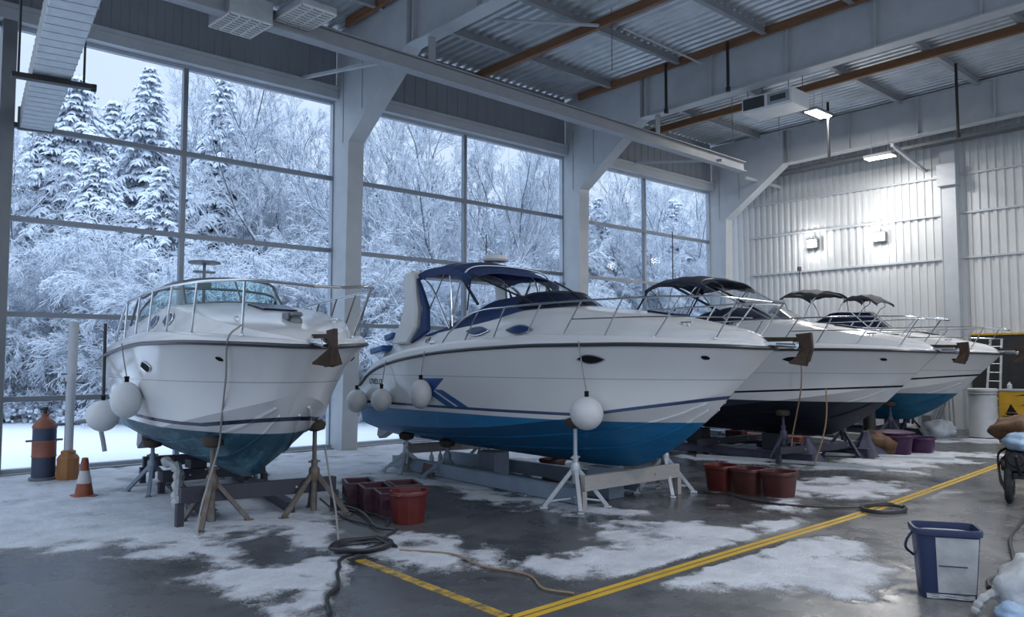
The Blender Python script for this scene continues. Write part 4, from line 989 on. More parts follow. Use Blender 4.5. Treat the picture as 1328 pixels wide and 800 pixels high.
def rail_pt(boat, lx, side, dz=.1, ins=.02):
    b, z = boat.sheer(lx); return boat.root.matrix_basis @ Vector((lx, side * (b + ins), z + dz))
def hang(boat, lx, z, r, label, oval=1.0, **k):
    c = on_side(boat, lx, z, -1, r * 1.0); b = rail_pt(boat, lx, -1, .06, .05)
    return fender(c.x, c.y, c.z, r, label, (b.x, b.y, b.z), oval, **k)
bpy.context.view_layer.update()
hang(B1, 3.35, 1.85, .235, 'oval white fender against the left side of the bow-on boat', 1.22)
fender(4.42, 15.55, 1.42, .275, 'round white fender hanging on a dark strap left of the bow-on boat', (4.40, 15.5, 3.05), 1.0, rope='black_rope', rr=.028)
hang(B2, 0.25, 1.55, .225, 'white fender at the stern corner of the blue-bottomed boat, beside the column', 1.1)
hang(B2, 1.25, 1.62, .215, 'white fender below the lettering near the stern of the blue-bottomed boat', 1.08)
hang(B2, 2.65, 1.78, .215, 'oval white fender beside the blue slash graphic', 1.30)
hang(B2, 6.55, 1.58, .265, 'large round white fender low on the forward side of the blue-bottomed boat', 1.0)
def rope(name, pts, r, m, label, cat='rope', k=6, n=6, group=None):
    mb = MB(); mb.tube(smooth_path(pts, k), r, n); return tag(mb.build(name, M[m]), label, cat, group)
def rope_on_hull(a, b):
    inv = B1.root.matrix_basis.inverted(); out = []
    for s in (.3, .55, .8):
        p = a.lerp(b, s); l = inv @ p; q = B1.project(l.x, p.z, -1, .04); w = B1.root.matrix_basis @ q
        out.append(tuple(w if (l.y > q.y) else p))        # lies on the hull only where the straight line would enter it
    return out
b1r = rail_pt(B1, 5.5, -1, .10)
rope('mooring_rope', [tuple(rail_pt(B1, 6.75, -1, .24, -.06)), tuple(rail_pt(B1, 6.72, -1, .06, .07)), *rope_on_hull(rail_pt(B1, 6.72, -1, .02, .05), Vector((4.86, 11.58, 1.20))), (4.86, 11.58, 1.18), (4.72, 11.55, .72), (4.55, 11.4, .35), (4.45, 11.25, .03), (4.5, 10.9, .03)], .014, 'rope', 'grey mooring rope hanging from the bow-on boat down to the rusty stand')
rope('hanging_line', [(6.55, 11.55, 1.05), (6.5, 11.3, .6), (6.2, 10.6, .25), (5.75, 9.75, .04), (5.5, 9.3, .035)], .014, 'rope', 'pale line running from the right stand to the hose coil')
rope('hanging_line', [(11.2, 19.0, 3.0), (8.9, 14.8, 1.6), (7.85, 12.7, .62), (7.6, 12.2, .35)], .012, 'rope', 'thin line slanting from the window column down to the crates') if False else None
t3 = rail_pt(B3, 7.6, -1, .05)
rope('bow_line', [(B2.root.matrix_basis @ Vector((9.25, 0, 2.50 - KZ))), (11.0, 6.25, 2.0), (11.2, 6.9, 1.2), (11.35, 7.6, .6), (11.5, 8.0, .05)], .012, 'rope', 'thin bow line hanging from the anchor of the blue-bottomed boat') if False else None
rope('bow_line', [(17.25, 9.2, 2.55), (17.4, 9.3, 1.8), (17.7, 9.6, 1.1), (17.85, 9.8, .55), (17.9, 9.85, .1)], .018, 'tan_rope', 'pale line hanging down the side of the black-bottomed boat')
rope('tan_line', [(17.82, 8.92, 1.75), (17.78, 8.9, 1.2), (17.7, 8.95, .7), (17.55, 9.1, .06)], .018, 'tan_rope', 'tan rope dangling below the black-bottomed boat')
# hose coil + leads
c0 = Vector((5.62, 8.98, 0)); pts = []
for i in range(96):
    a = i * .27; r = .30 + .035 * math.sin(i * .31) + .02 * (i // 24); pts.append((c0.x + r * 1.15 * math.cos(a), c0.y + r * .85 * math.sin(a) , .045 + .018 * (i // 24) + .008 * math.sin(i)))
pts += [(6.0, 8.75, .04), (6.2, 9.3, .04), (6.55, 9.55, .05), (6.45, 9.9, .05), (6.75, 10.6, .05), (6.95, 11.2, .05), (7.0, 11.9, .05), (7.25, 12.35, .05)]
pts = [(4.0, 6.9, .03), (4.25, 7.4, .03), (4.55, 7.7, .03), (4.8, 8.15, .03), (4.95, 8.35, .03), (5.2, 8.7, .04)] + pts
rope('hose_coil', pts, .022, 'black_rope', 'black hose coiled on the floor in front of the crates', 'hose', 3, 8)
rope('floor_cable', [(6.45, 11.5, .25), (6.55, 11.0, .03), (6.5, 10.4, .03), (6.6, 9.95, .03), (6.9, 10.3, .03), (7.0, 10.9, .03), (6.85, 11.6, .04), (7.2, 12.0, .03)], .016, 'black_rope', 'thin dark cable looping between right stand and crates', 'cable')
rope('floor_cable', [(5.95, 8.6, .03), (6.3, 8.0, .03), (6.2, 7.3, .03), (6.35, 6.7, .02), (6.1, 6.2, .02), (6.2, 5.85, .02)], .012, 'tan_rope', 'thin tan cord wandering from the hose coil to the yellow line', 'cable')
rope('floor_cable', [(12.9, 9.3, .03), (12.6, 8.6, .03), (12.75, 8.3, .03), (12.5, 7.6, .02), (12.45, 7.0, .03), (12.8, 6.4, .03), (13.15, 6.05, .03)], .016, 'black_rope', 'dark cable along the floor below the maroon tubs', 'cable')
rope('tan_line', [(13.1, 9.3, .6), (13.0, 8.9, .4), (12.85, 8.6, .05), (12.7, 8.2, .03)], .016, 'tan_rope', 'tan rope end beside the maroon tubs') if False else None
mb = MB(); mb.tube([(13.25 + .42 * math.cos(a), 5.72 + .30 * math.sin(a), .035 + .02 * (a > 6.3)) for a in [i * .26 for i in range(47)]], .025, 8); tag(mb.build('hose_ring', M['black_rope']), 'dark hose ring lying on the double yellow line', 'hose')

# ================================================================== tubs, crates, tote
def tub(name, label, x, y, w, d, h, m, rz=0, group=None, octo=False, cat='tub', z=0):
    t = thing(name, label, cat, (x, y, z), rz, group)
    def ring(s, zz, n=32, e=4.0):
        if octo: return [(w / 2 * s * math.cos(2 * PI * j / 10), d / 2 * s * math.sin(2 * PI * j / 10), zz) for j in range(10)]
        out = []
        for j in range(n):
            a = 2 * PI * j / n; c_, s_ = math.cos(a), math.sin(a)
            out.append((w / 2 * s * math.copysign(abs(c_) ** (2 / e), c_), d / 2 * s * math.copysign(abs(s_) ** (2 / e), s_), zz))
        return out
    b = MB(); b.loft([ring(.02, .0), ring(.78, .0), ring(.80, .02), ring(.97, h), ring(.93, h), ring(.76, .03), ring(.02, .03)], True); b.build('body', M[m], t, angle=30)
    r = MB(); r.loft([ring(.98, h - .05), ring(1.04, h - .045), ring(1.05, h), ring(1.02, h + .015), ring(.94, h + .012), ring(.93, h - .02)], True); r.build('rim', M[m], t, angle=40)
    for sg in (1, -1):
        g = MB(); g.tube([(sg * w * .50, -d * .15, h - .03), (sg * w * .57, -d * .12, h - .03), (sg * w * .57, d * .12, h - .03), (sg * w * .50, d * .15, h - .03)], .014, 6); g.build('handle', M[m], t)
    return t
tub('plastic_tub', 'red plastic tub in front of the dark crates', 7.15, 10.10, .62, .56, .46, 'red_plastic', .3, octo=True)
tub('plastic_tub', 'maroon tub, left one of three in a row before the blue-bottomed boat', 13.26, 8.72, .56, .54, .44, 'red_plastic', PI / 2, 'three maroon tubs in a row')
tub('plastic_tub', 'maroon tub in the middle of the row of three', 13.24, 8.13, .56, .54, .44, 'maroon_plastic', PI / 2, 'three maroon tubs in a row')
tub('plastic_tub', 'maroon tub, right one of three in a row near the yellow line', 13.28, 7.55, .56, .54, .44, 'maroon_plastic', PI / 2, 'three maroon tubs in a row')
tub('plastic_tub', 'large round purple tub under the bow of the farthest boat', 21.45, 8.95, .95, .95, .50, 'purple_plastic', .4, 'purple tubs', octo=False)
tub('plastic_tub', 'smaller purple tub right of the large one', 22.2, 8.55, .62, .62, .40, 'purple_plastic', .2, 'purple tubs')
mb = MB(); mb.lathe([(.46, 0), (.50, .02), (.50, .05), (.30, .09), (.02, .10)], 28); o = mb.build('tub_lid', M['purple_plastic']); o.location = (21.45, 8.95, .515); tag(o, 'purple lid on the large purple tub', 'lid')
t = thing('steel_post', 'thick black post rising from the purple tub lid to the hull', 'post', (21.5, 9.6, 0)); mb = MB(); mb.lathe([(.20, 0), (.20, .04), (.16, .06), (.16, 1.34), (.22, 1.36), (.22, 1.42)], 16); mb.build('shaft', M['black_metal'], t)
def crate(label, x, y, rz, w=.62, d=.44, h=.34, group='plum crates in a row', m='crate_plastic'):
    t = thing('plastic_crate', label, 'crate', (x, y, 0), rz, group)
    b = MB()
    b.bx(-w / 2, w / 2, -d / 2, d / 2, .0, .03)
    for sg in (1, -1):
        for z0, z1 in ((.0, .10), (.24, h)): b.bx(-w / 2, w / 2, sg * d / 2 - .015, sg * d / 2 + .015, z0, z1); b.bx(sg * w / 2 - .015, sg * w / 2 + .015, -d / 2, d / 2, z0, z1)
        for k in range(5): u = -w / 2 + w * k / 4; b.bx(u - .02, u + .02, sg * d / 2 - .012, sg * d / 2 + .012, .05, h - .02)
        for k in range(4): u = -d / 2 + d * k / 3; b.bx(sg * w / 2 - .012, sg * w / 2 + .012, u - .02, u + .02, .05, h - .02)
        b.bx(-w / 2 + .01, w / 2 - .01, sg * (d / 2 - .022) - .004, sg * (d / 2 - .022) + .004, .02, h - .05); b.bx(sg * (w / 2 - .022) - .004, sg * (w / 2 - .022) + .004, -d / 2 + .01, d / 2 - .01, .02, h - .05)
    b.build('body', M[m], t, smooth=False)
    r = MB()
    for sg in (1, -1): r.bx(-w / 2 - .02, w / 2 + .02, sg * d / 2 - .025, sg * d / 2 + .025, h - .02, h + .015); r.bx(sg * w / 2 - .025, sg * w / 2 + .025, -d / 2, d / 2, h - .02, h + .015)
    r.build('rim', M[m], t, smooth=False, bevel=.006)
    return t
crate('dark plum crate farthest from the red tub, by the hose end', 7.55, 12.15, 1.15)
crate('dark plum crate in the middle of the crate row', 7.48, 11.55, 1.2)
crate('dark plum crate right behind the red tub', 7.38, 10.92, 1.2)
crate('dark plum crate tucked behind the middle one of the row', 8.0, 11.45, 1.2)
# red block and small bottles by the slim prop of the second boat
t = thing('red_block', 'dark red square block under the stern of the blue-bottomed boat', 'block', (10.38, 13.72, 0)); b = MB(); b.loft([[(-.24, -.22, 0), (.24, -.22, 0), (.24, .22, 0), (-.24, .22, 0)], [(-.19, -.17, .27), (.19, -.17, .27), (.19, .17, .27), (-.19, .17, .27)]], True, True, True); b.build('body', M['maroon_plastic'], t, smooth=False, bevel=.02)
for dx in (-.1, .13):
    b = MB(); b.lathe([(.05, .27), (.05, .40), (.02, .46), (.02, .50), (.001, .50)], 12, (dx, .02, 0)); o = b.build('bottle', M['drum_grey']); o.location = (10.38, 13.72, 0); tag(o, 'grey bottle standing on the dark red block, %s one' % ('window-side' if dx < 0 else 'bow-side'), 'bottle')
tub('plastic_tub', 'dark red bag-like tub under the middle of the blue-bottomed boat', 12.1, 12.0, .5, .45, .36, 'maroon_plastic', .2)

# navy and white tote in front
t = thing('storage_tote', 'navy tote bin with dirty white panels standing in front at the right', 'bin', (9.02, 3.28, 0), math.radians(-60))
W_, D_, H_ = .62, .46, .68
def rr(s, z, w=W_, d=D_, e=7, n=40):
    out = []
    for j in range(n):
        a = 2 * PI * j / n; c_, s_ = math.cos(a), math.sin(a); out.append((w / 2 * s * math.copysign(abs(c_) ** (2 / e), c_), d / 2 * s * math.copysign(abs(s_) ** (2 / e), s_), z))
    return out
b = MB(); b.loft([rr(.01, .0), rr(.80, .0), rr(.82, .03), rr(.97, H_), rr(.93, H_), rr(.79, .05), rr(.01, .05)], True); b.build('body', M['tote_navy'], t, angle=35)
r = MB(); r.loft([rr(.98, H_ - .05), rr(1.03, H_ - .045), rr(1.05, H_), rr(1.03, H_ + .02), rr(.95, H_ + .02), rr(.93, H_ - .03)], True); r.build('rim', M['tote_navy'], t, angle=40)
def panel(y_sign, u0, u1, z0, z1, name='panel', m='tote_white', off=.006):
    p = MB(); rows = []
    for i in range(7):
        z = z0 + (z1 - z0) * i / 6; s = .82 + .15 * (z - .03) / (H_ - .03); row = []
        for j in range(9):
            u = u0 + (u1 - u0) * j / 8; row.append((u * s, y_sign * (D_ / 2 * s + off + .004 * math.sin(i * 2.1 + j * 1.3)), z))
        rows.append(row)
    fr = rows; bk = [[(x, y - y_sign * (off + .008), z) for x, y, z in row] for row in rows]
    p.loft([a + c[::-1] for a, c in zip(fr, bk)], True, True, True); return p.build(name, M[m], t, angle=40)
panel(-1, -.13, .28, .07, H_ - .06); panel(1, -.2, .28, .07, H_ - .06); panel(-1, -.26, .27, .012, .055, 'foot_strip')
b = MB(); b.bx(-.10, .16, -D_ / 2 * .91 - .018, -D_ / 2 * .91 - .012, .335, .345); b.build('strap', M['tote_navy'], t, smooth=False)
b = MB(); b.tube(smooth_path([(-W_ / 2 - .01, -.12, H_ - .03), (-W_ / 2 - .06, -.10, H_ - .12), (-W_ / 2 - .06, -.02, H_ - .22), (-W_ / 2 + .02, .05, H_ - .30)], 5), .014, 6); b.build('handle', M['tote_navy'], t)
b = MB(); b.loft([rr(.88, .44, e=5), rr(.86, .60, e=5), rr(.74, .64, e=4), rr(.4, .65, e=3), rr(.02, .64)], True, True); o = b.build('plastic_bag', M['tote_white'], angle=50); o.location = t.location; o.rotation_euler = t.rotation_euler; tag(o, 'crumpled white bag filling the navy tote', 'bag')

# sacks bottom right
def blob(name, label, c, r, m, seed, cat='sack', group=None, parent=None):
    mb = MB(); rings = []; nu, nv = 36, 22
    for i in range(nv + 1):
        th = PI * i / nv; row = []
        for j in range(nu):
            a = 2 * PI * j / nu; d = Vector((math.sin(th) * math.cos(a), math.sin(th) * math.sin(a), -math.cos(th)))
            k = 1 + .30 * noise.noise(d * 1.6 + Vector((seed, 0, 0))) + .16 * abs(noise.noise(d * 3.6 + Vector((0, seed, 0)))) - .05 * abs(noise.noise(d * 9 + Vector((0, 0, seed)))); q = d * k
            row.append((q.x * r[0], q.y * r[1], max(q.z * r[2], -r[2] * .72)))
        rings.append(row)
    mb.loft(rings, True, True, True); o = mb.build(name, M[m], parent, angle=70)
    if not parent: o.location = c; tag(o, label, cat, group)
    else: o.location = c
    return o
s1_ = blob('plastic_sack', 'dirty white sack slumped at the bottom right corner', (8.98, 2.38, .22), (.50, .44, .31), 'sack', 6)
mb = MB(); mb.tube(smooth_path([(-.24, .22, .02), (-.36, .33, -.01), (-.44, .40, -.06), (-.48, .44, -.13), (-.50, .46, -.19)], 5), [.12 - .016 * i if i < 5 else .035 + .014 * abs(math.sin(i * .8)) for i in range(21)], 8); o = mb.build('tied_neck', M['tote_white'], s1_)
blob('plastic_sack', 'pale blue sack under the dirty white one at the corner', (8.46, 2.50, .09), (.15, .15, .12), 'sack_blue', 9)
rope('floor_cable', [(9.55, 3.05, .03), (9.9, 3.15, .03), (10.4, 3.05, .03), (11.2, 3.3, .03), (12.5, 3.7, .03), (14.5, 4.05, .04), (15.6, 4.35, .2)], .022, 'black_rope', 'black cable running from the sacks towards the machine', 'cable')

# wheeled machine cut by the right edge
t = thing('engine_cart', 'dark wheeled engine cart under a brown tarpaulin at the right edge', 'machine', (15.95, 4.42, 0), .25)
for sx_ in (-.35, .40):
    w = thing('wheel', None, None, (sx_ * 1.0, .28, .34)); w.parent = t
    k = MB(); k.lathe([(.22, -.05), (.29, -.06), (.33, -.035), (.34, 0), (.33, .035), (.29, .06), (.22, .05)], 28, cap=False); q = k.build('tyre', M['tyre'], w); q.rotation_euler = (PI / 2, 0, 0)
    k = MB(); k.lathe([(.045, -.06), (.05, .06)], 12); k.lathe([(.21, -.04), (.225, -.045), (.225, .045), (.21, .04)], 24, cap=False)
    for a in range(8): k.tube([(.04 * math.cos(a * PI / 4), .04 * math.sin(a * PI / 4), 0), (.215 * math.cos(a * PI / 4 + .2), .215 * math.sin(a * PI / 4 + .2), 0)], .010, 5)
    q = k.build('rim', M['stand_galv'], w); q.rotation_euler = (PI / 2, 0, 0)
b = MB(); b.box((0, 0, .48), (1.1, .42, .10)); b.beam((-.6, .1, .5), (-1.0, .15, .86), .05, .05); b.beam((-.6, -.1, .5), (-1.0, -.15, .86), .05, .05); b.build('chassis', M['black_metal'], t, smooth=False, bevel=.01)
b = MB(); b.box((-.30, .10, .72), (.48, .42, .34)); b.tube([(-.60, .16, .76), (-.30, .16, .76)], .13, 16); b.tube([(-.45, .30, .66), (-.45, .38, .66)], .11, 16); b.lathe([(.14, .86), (.16, .9), (.16, .98), (.05, 1.02)], 16, (-.3, .1, 0)); b.build('engine', M['black_metal'], t, bevel=.02)
b = MB()
for k in range(6): b.bx(-.07, .24, -.15, .30, .56 + k * .055, .585 + k * .055)
b.build('cooling_fins', M['steel_dark'], t, smooth=False)
b = MB(); b.tube(smooth_path([(-.1, .3, .9), (-.3, .42, .8), (-.52, .40, .5), (-.62, .34, .3), (-.5, .3, .15)], 5), .02, 6); b.tube(smooth_path([(.1, .3, .8), (-.05, .42, .6), (-.2, .4, .3), (-.1, .3, .2)], 5), .016, 6); b.build('hose', M['black_rope'], t)
blob('tarpaulin', None, (.18, .0, 1.16), (.62, .50, .30), 'tarp_brown', 17, parent=t)
blob('rag', None, (-.42, .1, 1.02), (.26, .24, .16), 'sack_blue', 23, parent=t)

# ================================================================== by the window, left
t = thing('gas_cylinder', 'navy cylinder with rust-brown band and shoulders by the first window', 'cylinder', (4.17, 18.45, 0))
b = MB(); b.lathe([(.001, .0), (.24, 0), (.26, .03), (.26, .07), (.22, .08)], 28); b.build('base_ring', M['steel_dark'], t)
b = MB(); b.lathe([(.215, .06), (.215, .48)], 28); b.build('body', M['navy_paint'], t); b = MB(); b.lathe([(.215, .78), (.215, 1.05)], 28); b.build('upper_body', M['navy_paint'], t)
b = MB(); b.lathe([(.22, .47), (.228, .49), (.22, .51), (.22, .76), (.228, .78), (.22, .80)], 28); b.build('band', M['brown_paint'], t)
b = MB(); b.lathe([(.22, 1.04), (.228, 1.07), (.22, 1.09), (.18, 1.17), (.11, 1.24), (.07, 1.27), (.07, 1.33), (.001, 1.33)], 28); b.build('shoulder', M['brown_paint'], t)
b = MB(); b.lathe([(.035, 1.33), (.035, 1.38), (.055, 1.39), (.055, 1.46), (.02, 1.47)], 12); b.tube([(-.1, 0, 1.42), (.0, 0, 1.42)], .02, 8); b.build('valve', M['black_metal'], t)
b = MB()
for sg in (-1, 1): b.tube([(sg * .21, 0, .80), (sg * .33, 0, .80)], .022, 8)
b.build('lug', M['steel_dark'], t)
t = thing('standpipe', 'tall grey pole standing in an amber base beside the navy cylinder', 'pole', (4.55, 18.2, 0))
b = MB(); b.lathe([(.001, 0), (.21, 0), (.22, .03), (.205, .30), (.21, .44), (.17, .50), (.14, .52), (.14, .58), (.10, .60), (.001, .60)], 10); b.build('base', M['amber_plastic'], t, angle=25)
b = MB(); b.tube([(0, 0, .56), (0, 0, 1.4), (.015, 0, 2.2), (.03, 0, 3.18)], [.085, .085, .09, .095], 14); b.build('shaft', M['steel_paint'], t)
b = MB()
for z in (1.95, 2.12):
    b.tube([(-.18, 0, z), (.20, 0, z)], .018, 8)
b.tube([(-.26, 0, 1.12), (.20, 0, 1.12)], .03, 8); b.build('cleat_pin', M['steel_dark'], t)
b = MB(); b.tube(smooth_path([(.10, -.02, 1.14), (.36, -.10, 1.17), (.50, -.16, 1.10), (.56, -.22, .85), (.60, -.28, .55)], 6), .045, 10); b.build('side_pipe', M['steel_mid'], t)
t = thing('traffic_cone', 'worn orange traffic cone with white band beside the amber base', 'cone', (4.22, 15.80, 0))
b = MB(); b.loft([rr(1, 0, .40, .40, 6), rr(1, .03, .40, .40, 6), rr(.9, .04, .40, .40, 6)], True, True, True); b.build('foot', M['orange_plastic'], t, angle=40); b = MB(); b.lathe([(.155, .03), (.118, .24)], 24); b.build('body', M['orange_plastic'], t, angle=40); b = MB(); b.lathe([(.075, .46), (.062, .55), (.065, .60), (.05, .68), (.001, .69)], 24); b.build('tip', M['orange_plastic'], t, angle=40)
b = MB(); b.lathe([(.118, .24), (.121, .245), (.078, .455), (.075, .46)], 24); b.build('white_band', M['cone_white'], t)

# ================================================================== back right corner
t = thing('white_drum', 'tall pale drum beside the yellow tank in the back corner', 'drum', (28.15, 8.98, 0))
b = MB(); b.lathe([(.001, 0), (.38, 0), (.41, .02), (.40, .05), (.40, 1.42), (.43, 1.44), (.43, 1.50), (.39, 1.52), (.001, 1.50)], 28); b.build('body', M['drum_grey'], t)
b = MB(); b.tube([(.42 * math.cos(a), .42 * math.sin(a), 1.36) for a in [i * 2 * PI / 28 for i in range(28)]], .015, 6, closed=True); b.build('hoop', M['steel_mid'], t)
t = thing('yellow_tank', 'yellow box tank with a black sailing boat emblem in the back corner', 'tank', (28.75, 7.65, 0))
b = MB(); b.bx(-.45, .45, -.95, .95, .02, 1.47); b.build('body', M['yellow_paint'], t, smooth=False, bevel=.04)
b = MB(); b.bx(-.47, .47, -.97, .97, 1.44, 1.50); b.build('lid', M['steel_mid'], t, smooth=False, bevel=.015)
def face(poly, name, dy=0):
    b = MB(); b.prism(poly, 0, -.458, -.448); b.build(name, M['black_vinyl'], t, smooth=False)
face([(.72, .80), (.60, 1.06), (.44, .80)], 'emblem_sail'); face([(.76, .78), (.40, .78), (.46, .70), (.70, .70)], 'emblem_hull')
face([(.84, .66), (-.10, .63), (-.10, .655), (.84, .68)], 'emblem_waterline'); face([(.34, 1.02), (.22, 1.06), (.12, 1.0), (.22, 1.03)], 'emblem_bird'); face([(.14, 1.22), (.0, 1.27), (-.14, 1.2), (0, 1.235)], 'emblem_bird'); face([(.5, 1.30), (.2, 1.37), (-.3, 1.32), (.2, 1.33)], 'emblem_bird')
for k, (u, v, w_, h_) in enumerate(((.48, .48, .14, .04), (.40, .40, .10, .10), (.52, .34, .06, .12), (.42, .22, .20, .04), (.36, .14, .08, .06))): face([(u, v), (u - w_, v + .02), (u - w_, v + h_), (u, v + h_ - .02)], 'emblem_mark')
o = MB(); o.box((0, 0, .17), (.5, .55, .34)); o.box((0, 0, .345), (.52, .10, .012)); q = o.build('cardboard_box', M['card'], smooth=False, bevel=.008); q.location = (28.75, 7.55, 1.50); tag(q, 'brown cardboard box on top of the yellow tank', 'box')
for k, (x, y, z, r, lab) in enumerate(((28.6, 8.35, 1.5, .07, 'small pale can on the yellow tank near the drum'),)):
    b = MB(); b.lathe([(.001, 0), (r, 0), (r, .14), (.03, .18), (.03, .22), (.001, .22)], 14); q = b.build('paint_can', M['drum_grey']); q.location = (x, y, z); tag(q, lab, 'can')
# pipe trolley / rack behind the drum
t = thing('pipe_trolley', 'grey tube trolley leaning behind the pale drum', 'trolley', (28.6, 9.95, 0))
b = MB()
b.tube(smooth_path([(0, .75, .1), (0, .45, .9), (0, .2, 1.6), (0, -.15, 2.0), (0, -.6, 2.02)], 5), .035, 8); b.tube(smooth_path([(.35, .75, .1), (.35, .45, .9), (.35, .2, 1.6), (.35, -.15, 2.0), (.35, -.6, 2.02)], 5), .035, 8)
for z, y in ((.5, .62), (1.0, .41), (1.5, .24)): b.tube([(0, y, z), (.35, y, z)], .025, 8)
b.tube([(0, .2, 1.6), (0, .15, .05)], .03, 8); b.tube([(.35, .2, 1.6), (.35, .15, .05)], .03, 8); b.build('frame', M['steel_mid'], t)
t = thing('ladder', 'slim ladder standing against the back wall behind the drum', 'ladder', (29.9, 9.3, 0))
for sg in (-1, 1):
    b = MB(); b.beam((0, sg * .22, .02), (.75, sg * .17, 3.1), .07, .03); b.build('side_rail', M['galv'], t, smooth=False)
for k in range(10):
    b = MB(); b.tube([(.06 + k * .07, -.21, .25 + k * .29), (.06 + k * .07, .21, .25 + k * .29)], .018, 6); b.build('rung', M['galv'], t)
t = thing('grey_pillar_tank', 'tall grey cylinder tank standing in front of the wall column', 'tank', (29.4, 11.0, 0))
b = MB(); b.lathe([(.001, 0), (.42, 0), (.42, 1.75), (.36, 1.86), (.12, 1.92), (.001, 1.92)], 24); b.build('body', M['drum_grey'], t)
b = MB(); b.bx(-.46, -.38, -.14, .14, .1, .55); b.build('hatch', M['steel_dark'], t, smooth=False, bevel=.01)
for k, (x, y, h, r, m_, lab) in enumerate(((29.6, 12.0, 1.5, .045, 'navy_paint', 'navy pipe leaning by the grey tank'), (29.7, 11.75, 1.6, .04, 'maroon_plastic', 'maroon pipe leaning by the grey tank'), (29.5, 12.25, 1.4, .05, 'stand_blue', 'blue-grey pipe leaning by the grey tank'))):
    b = MB(); b.tube([(x, y, 0.03), (x + .25, y - .05, h)], r, 10); tag(b.build('leaning_pipe', M[m_]), lab, 'pipe', 'pipes leaning by the grey tank')
def drum(label, x, y, r, h, m):
    t = thing('small_drum', label, 'drum', (x, y, 0), 0, 'small drums along the back wall'); b = MB(); b.lathe([(.001, 0), (r * .94, 0), (r, .02), (r, h * .33), (r * 1.03, h * .35), (r, h * .37), (r, h * .98), (r * .9, h), (.001, h)], 20); b.build('body', M[m], t); c_ = MB(); c_.lathe([(.001, h), (.05, h), (.05, h + .05), (.001, h + .05)], 10, (r * .5, 0, 0)); c_.build('bung', M['black_metal'], t)
drum('pale drum under the bow of the farthest boat, nearest the grey tank', 29.2, 13.6, .33, 1.0, 'drum_grey'); drum('squat white drum beyond the pale drum by the back wall', 29.0, 15.3, .35, .85, 'white_paint'); drum('squat grey drum on the floor left of the leaning pipes', 28.4, 12.9, .28, .55, 'galv')
def timber_stack(name, label, x, y, rz, n, L_, m, w=.20, h=.08):
    t = thing(name, label, 'timber stack', (x, y, 0), rz)
    for k in range(n):
        b = MB(); b.box(((random.random() - .5) * .2, (k % 2) * (w + .03), h / 2 + (k // 2) * (h + .004)), (L_, w, h)); b.build('board', M[m], t, smooth=False, bevel=.006)
timber_stack('timber_stack', 'low stack of grey boards behind the purple tub', 24.0, 10.4, PI / 2, 6, 2.6, 'beam_grey')
timber_stack('timber_stack', 'low stack of rust red boards under the black-bottomed boat', 22.6, 13.2, PI / 2, 4, 2.4, 'brown_paint')
timber_stack('timber_stack', 'low stack of blue-grey boards under the stern of the black-bottomed boat', 21.9, 15.6, PI / 2, 6, 2.8, 'beam_blue')
timber_stack('timber_stack', 'low stack of pale boards beyond the far stand of the black-bottomed boat', 22.6, 10.9, 1.2, 4, 2.0, 'stand_galv')
timber_stack('timber_stack', 'stack of dark boards in the middle under the black-bottomed boat', 19.0, 11.9, .15, 4, 1.5, 'beam_blue', h=.07)
crate('dark plum crate on the floor under the stern half of the black-bottomed boat', 21.2, 13.4, .3)
drum('blue-grey drum in the shade beyond the black-bottomed boat', 23.3, 15.6, .3, .8, 'beam_blue')
blob('canvas_bundle', 'brown and grey canvas bundle at the foot of the far stand', (20.9, 9.15, .24), (.38, .42, .34), 'tarp_brown', 31, 'bundle')
blob('white_sack', 'white sack on the floor behind the purple tub', (26.9, 9.9, .22), (.4, .5, .30), 'sack', 33, 'sack')
blob('white_sack', 'flat white sack on the floor at the foot of the leaning pipes', (27.6, 11.4, .16), (.5, .6, .20), 'sack', 37, 'sack')

# ================================================================== overhead equipment
t = thing('air_duct', 'ribbed rectangular air duct sloping along the upper left', 'duct', (4.05, 19.6, 7.32), math.radians(-98.6 + 0))
b = MB(); b.bx(0, 9.5, -.30, .30, 0, .42); b.build('body', M['galv'], t, smooth=False, bevel=.015)
for k in range(28):
    r = MB(); r.bx(.25 + k * .33, .275 + k * .33, -.306, .306, -.006, .426); r.build('rib', M['steel_paint'], t, smooth=False)
r = MB(); r.bx(-.05, .05, -.34, .34, -.03, .46); r.build('end_flange', M['steel_dark'], t, smooth=False)
r = MB(); r.bx(3.86, 4.02, -.60, .62, -.10, -.015); r.tube([(3.94, -.5, -.05), (3.94, -.5, 3.9)], .02, 6); r.tube([(3.94, .5, -.05), (3.94, .5, 3.9)], .02, 6); r.tube([(3.94, .62, -.06), (3.94, .70, -.06)], .07, 10); r.build('hanger_bracket', M['black_metal'], t, smooth=False)
t = thing('unit_heater', 'white ceiling unit heater with dark louvre under the middle girder', 'heater', (21.4, 12.05, 9.62), 0)
b = MB(); b.bx(-.50, .50, -.80, .80, 0, .46); b.build('casing', M['white_paint'], t, smooth=False, bevel=.03)
b = MB(); b.bx(-.52, -.49, .06, .74, .08, .40); [b.bx(-.535, -.51, .08, .72, .12 + .045 * k, .135 + .045 * k) for k in range(7)]; b.build('louvre', M['grille'], t, smooth=False)
b = MB(); b.bx(-.525, -.50, -.72, -.04, .08, .40); b.build('side_panel', M['steel_mid'], t, smooth=False, bevel=.01); b = MB(); b.bx(-.532, -.508, -.62, -.14, .16, .32); b.build('outlet', M['grille'], t, smooth=False)
b = MB(); [b.tube([(sx, sy, .44), (sx, sy, 1.95)], .015, 6) for sx in (-.4, .4) for sy in (-.65, .65)]; b.build('hanger', M['steel_dark'], t)
t = thing('vent_unit', 'grey ventilation box with lattice grille hanging at the top left', 'vent', (6.75, 15.65, 9.16), math.radians(2))
b = MB(); b.bx(-.40, .52, -.50, .45, .03, .48); b.build('casing', M['galv'], t, smooth=False, bevel=.012)
b = MB()
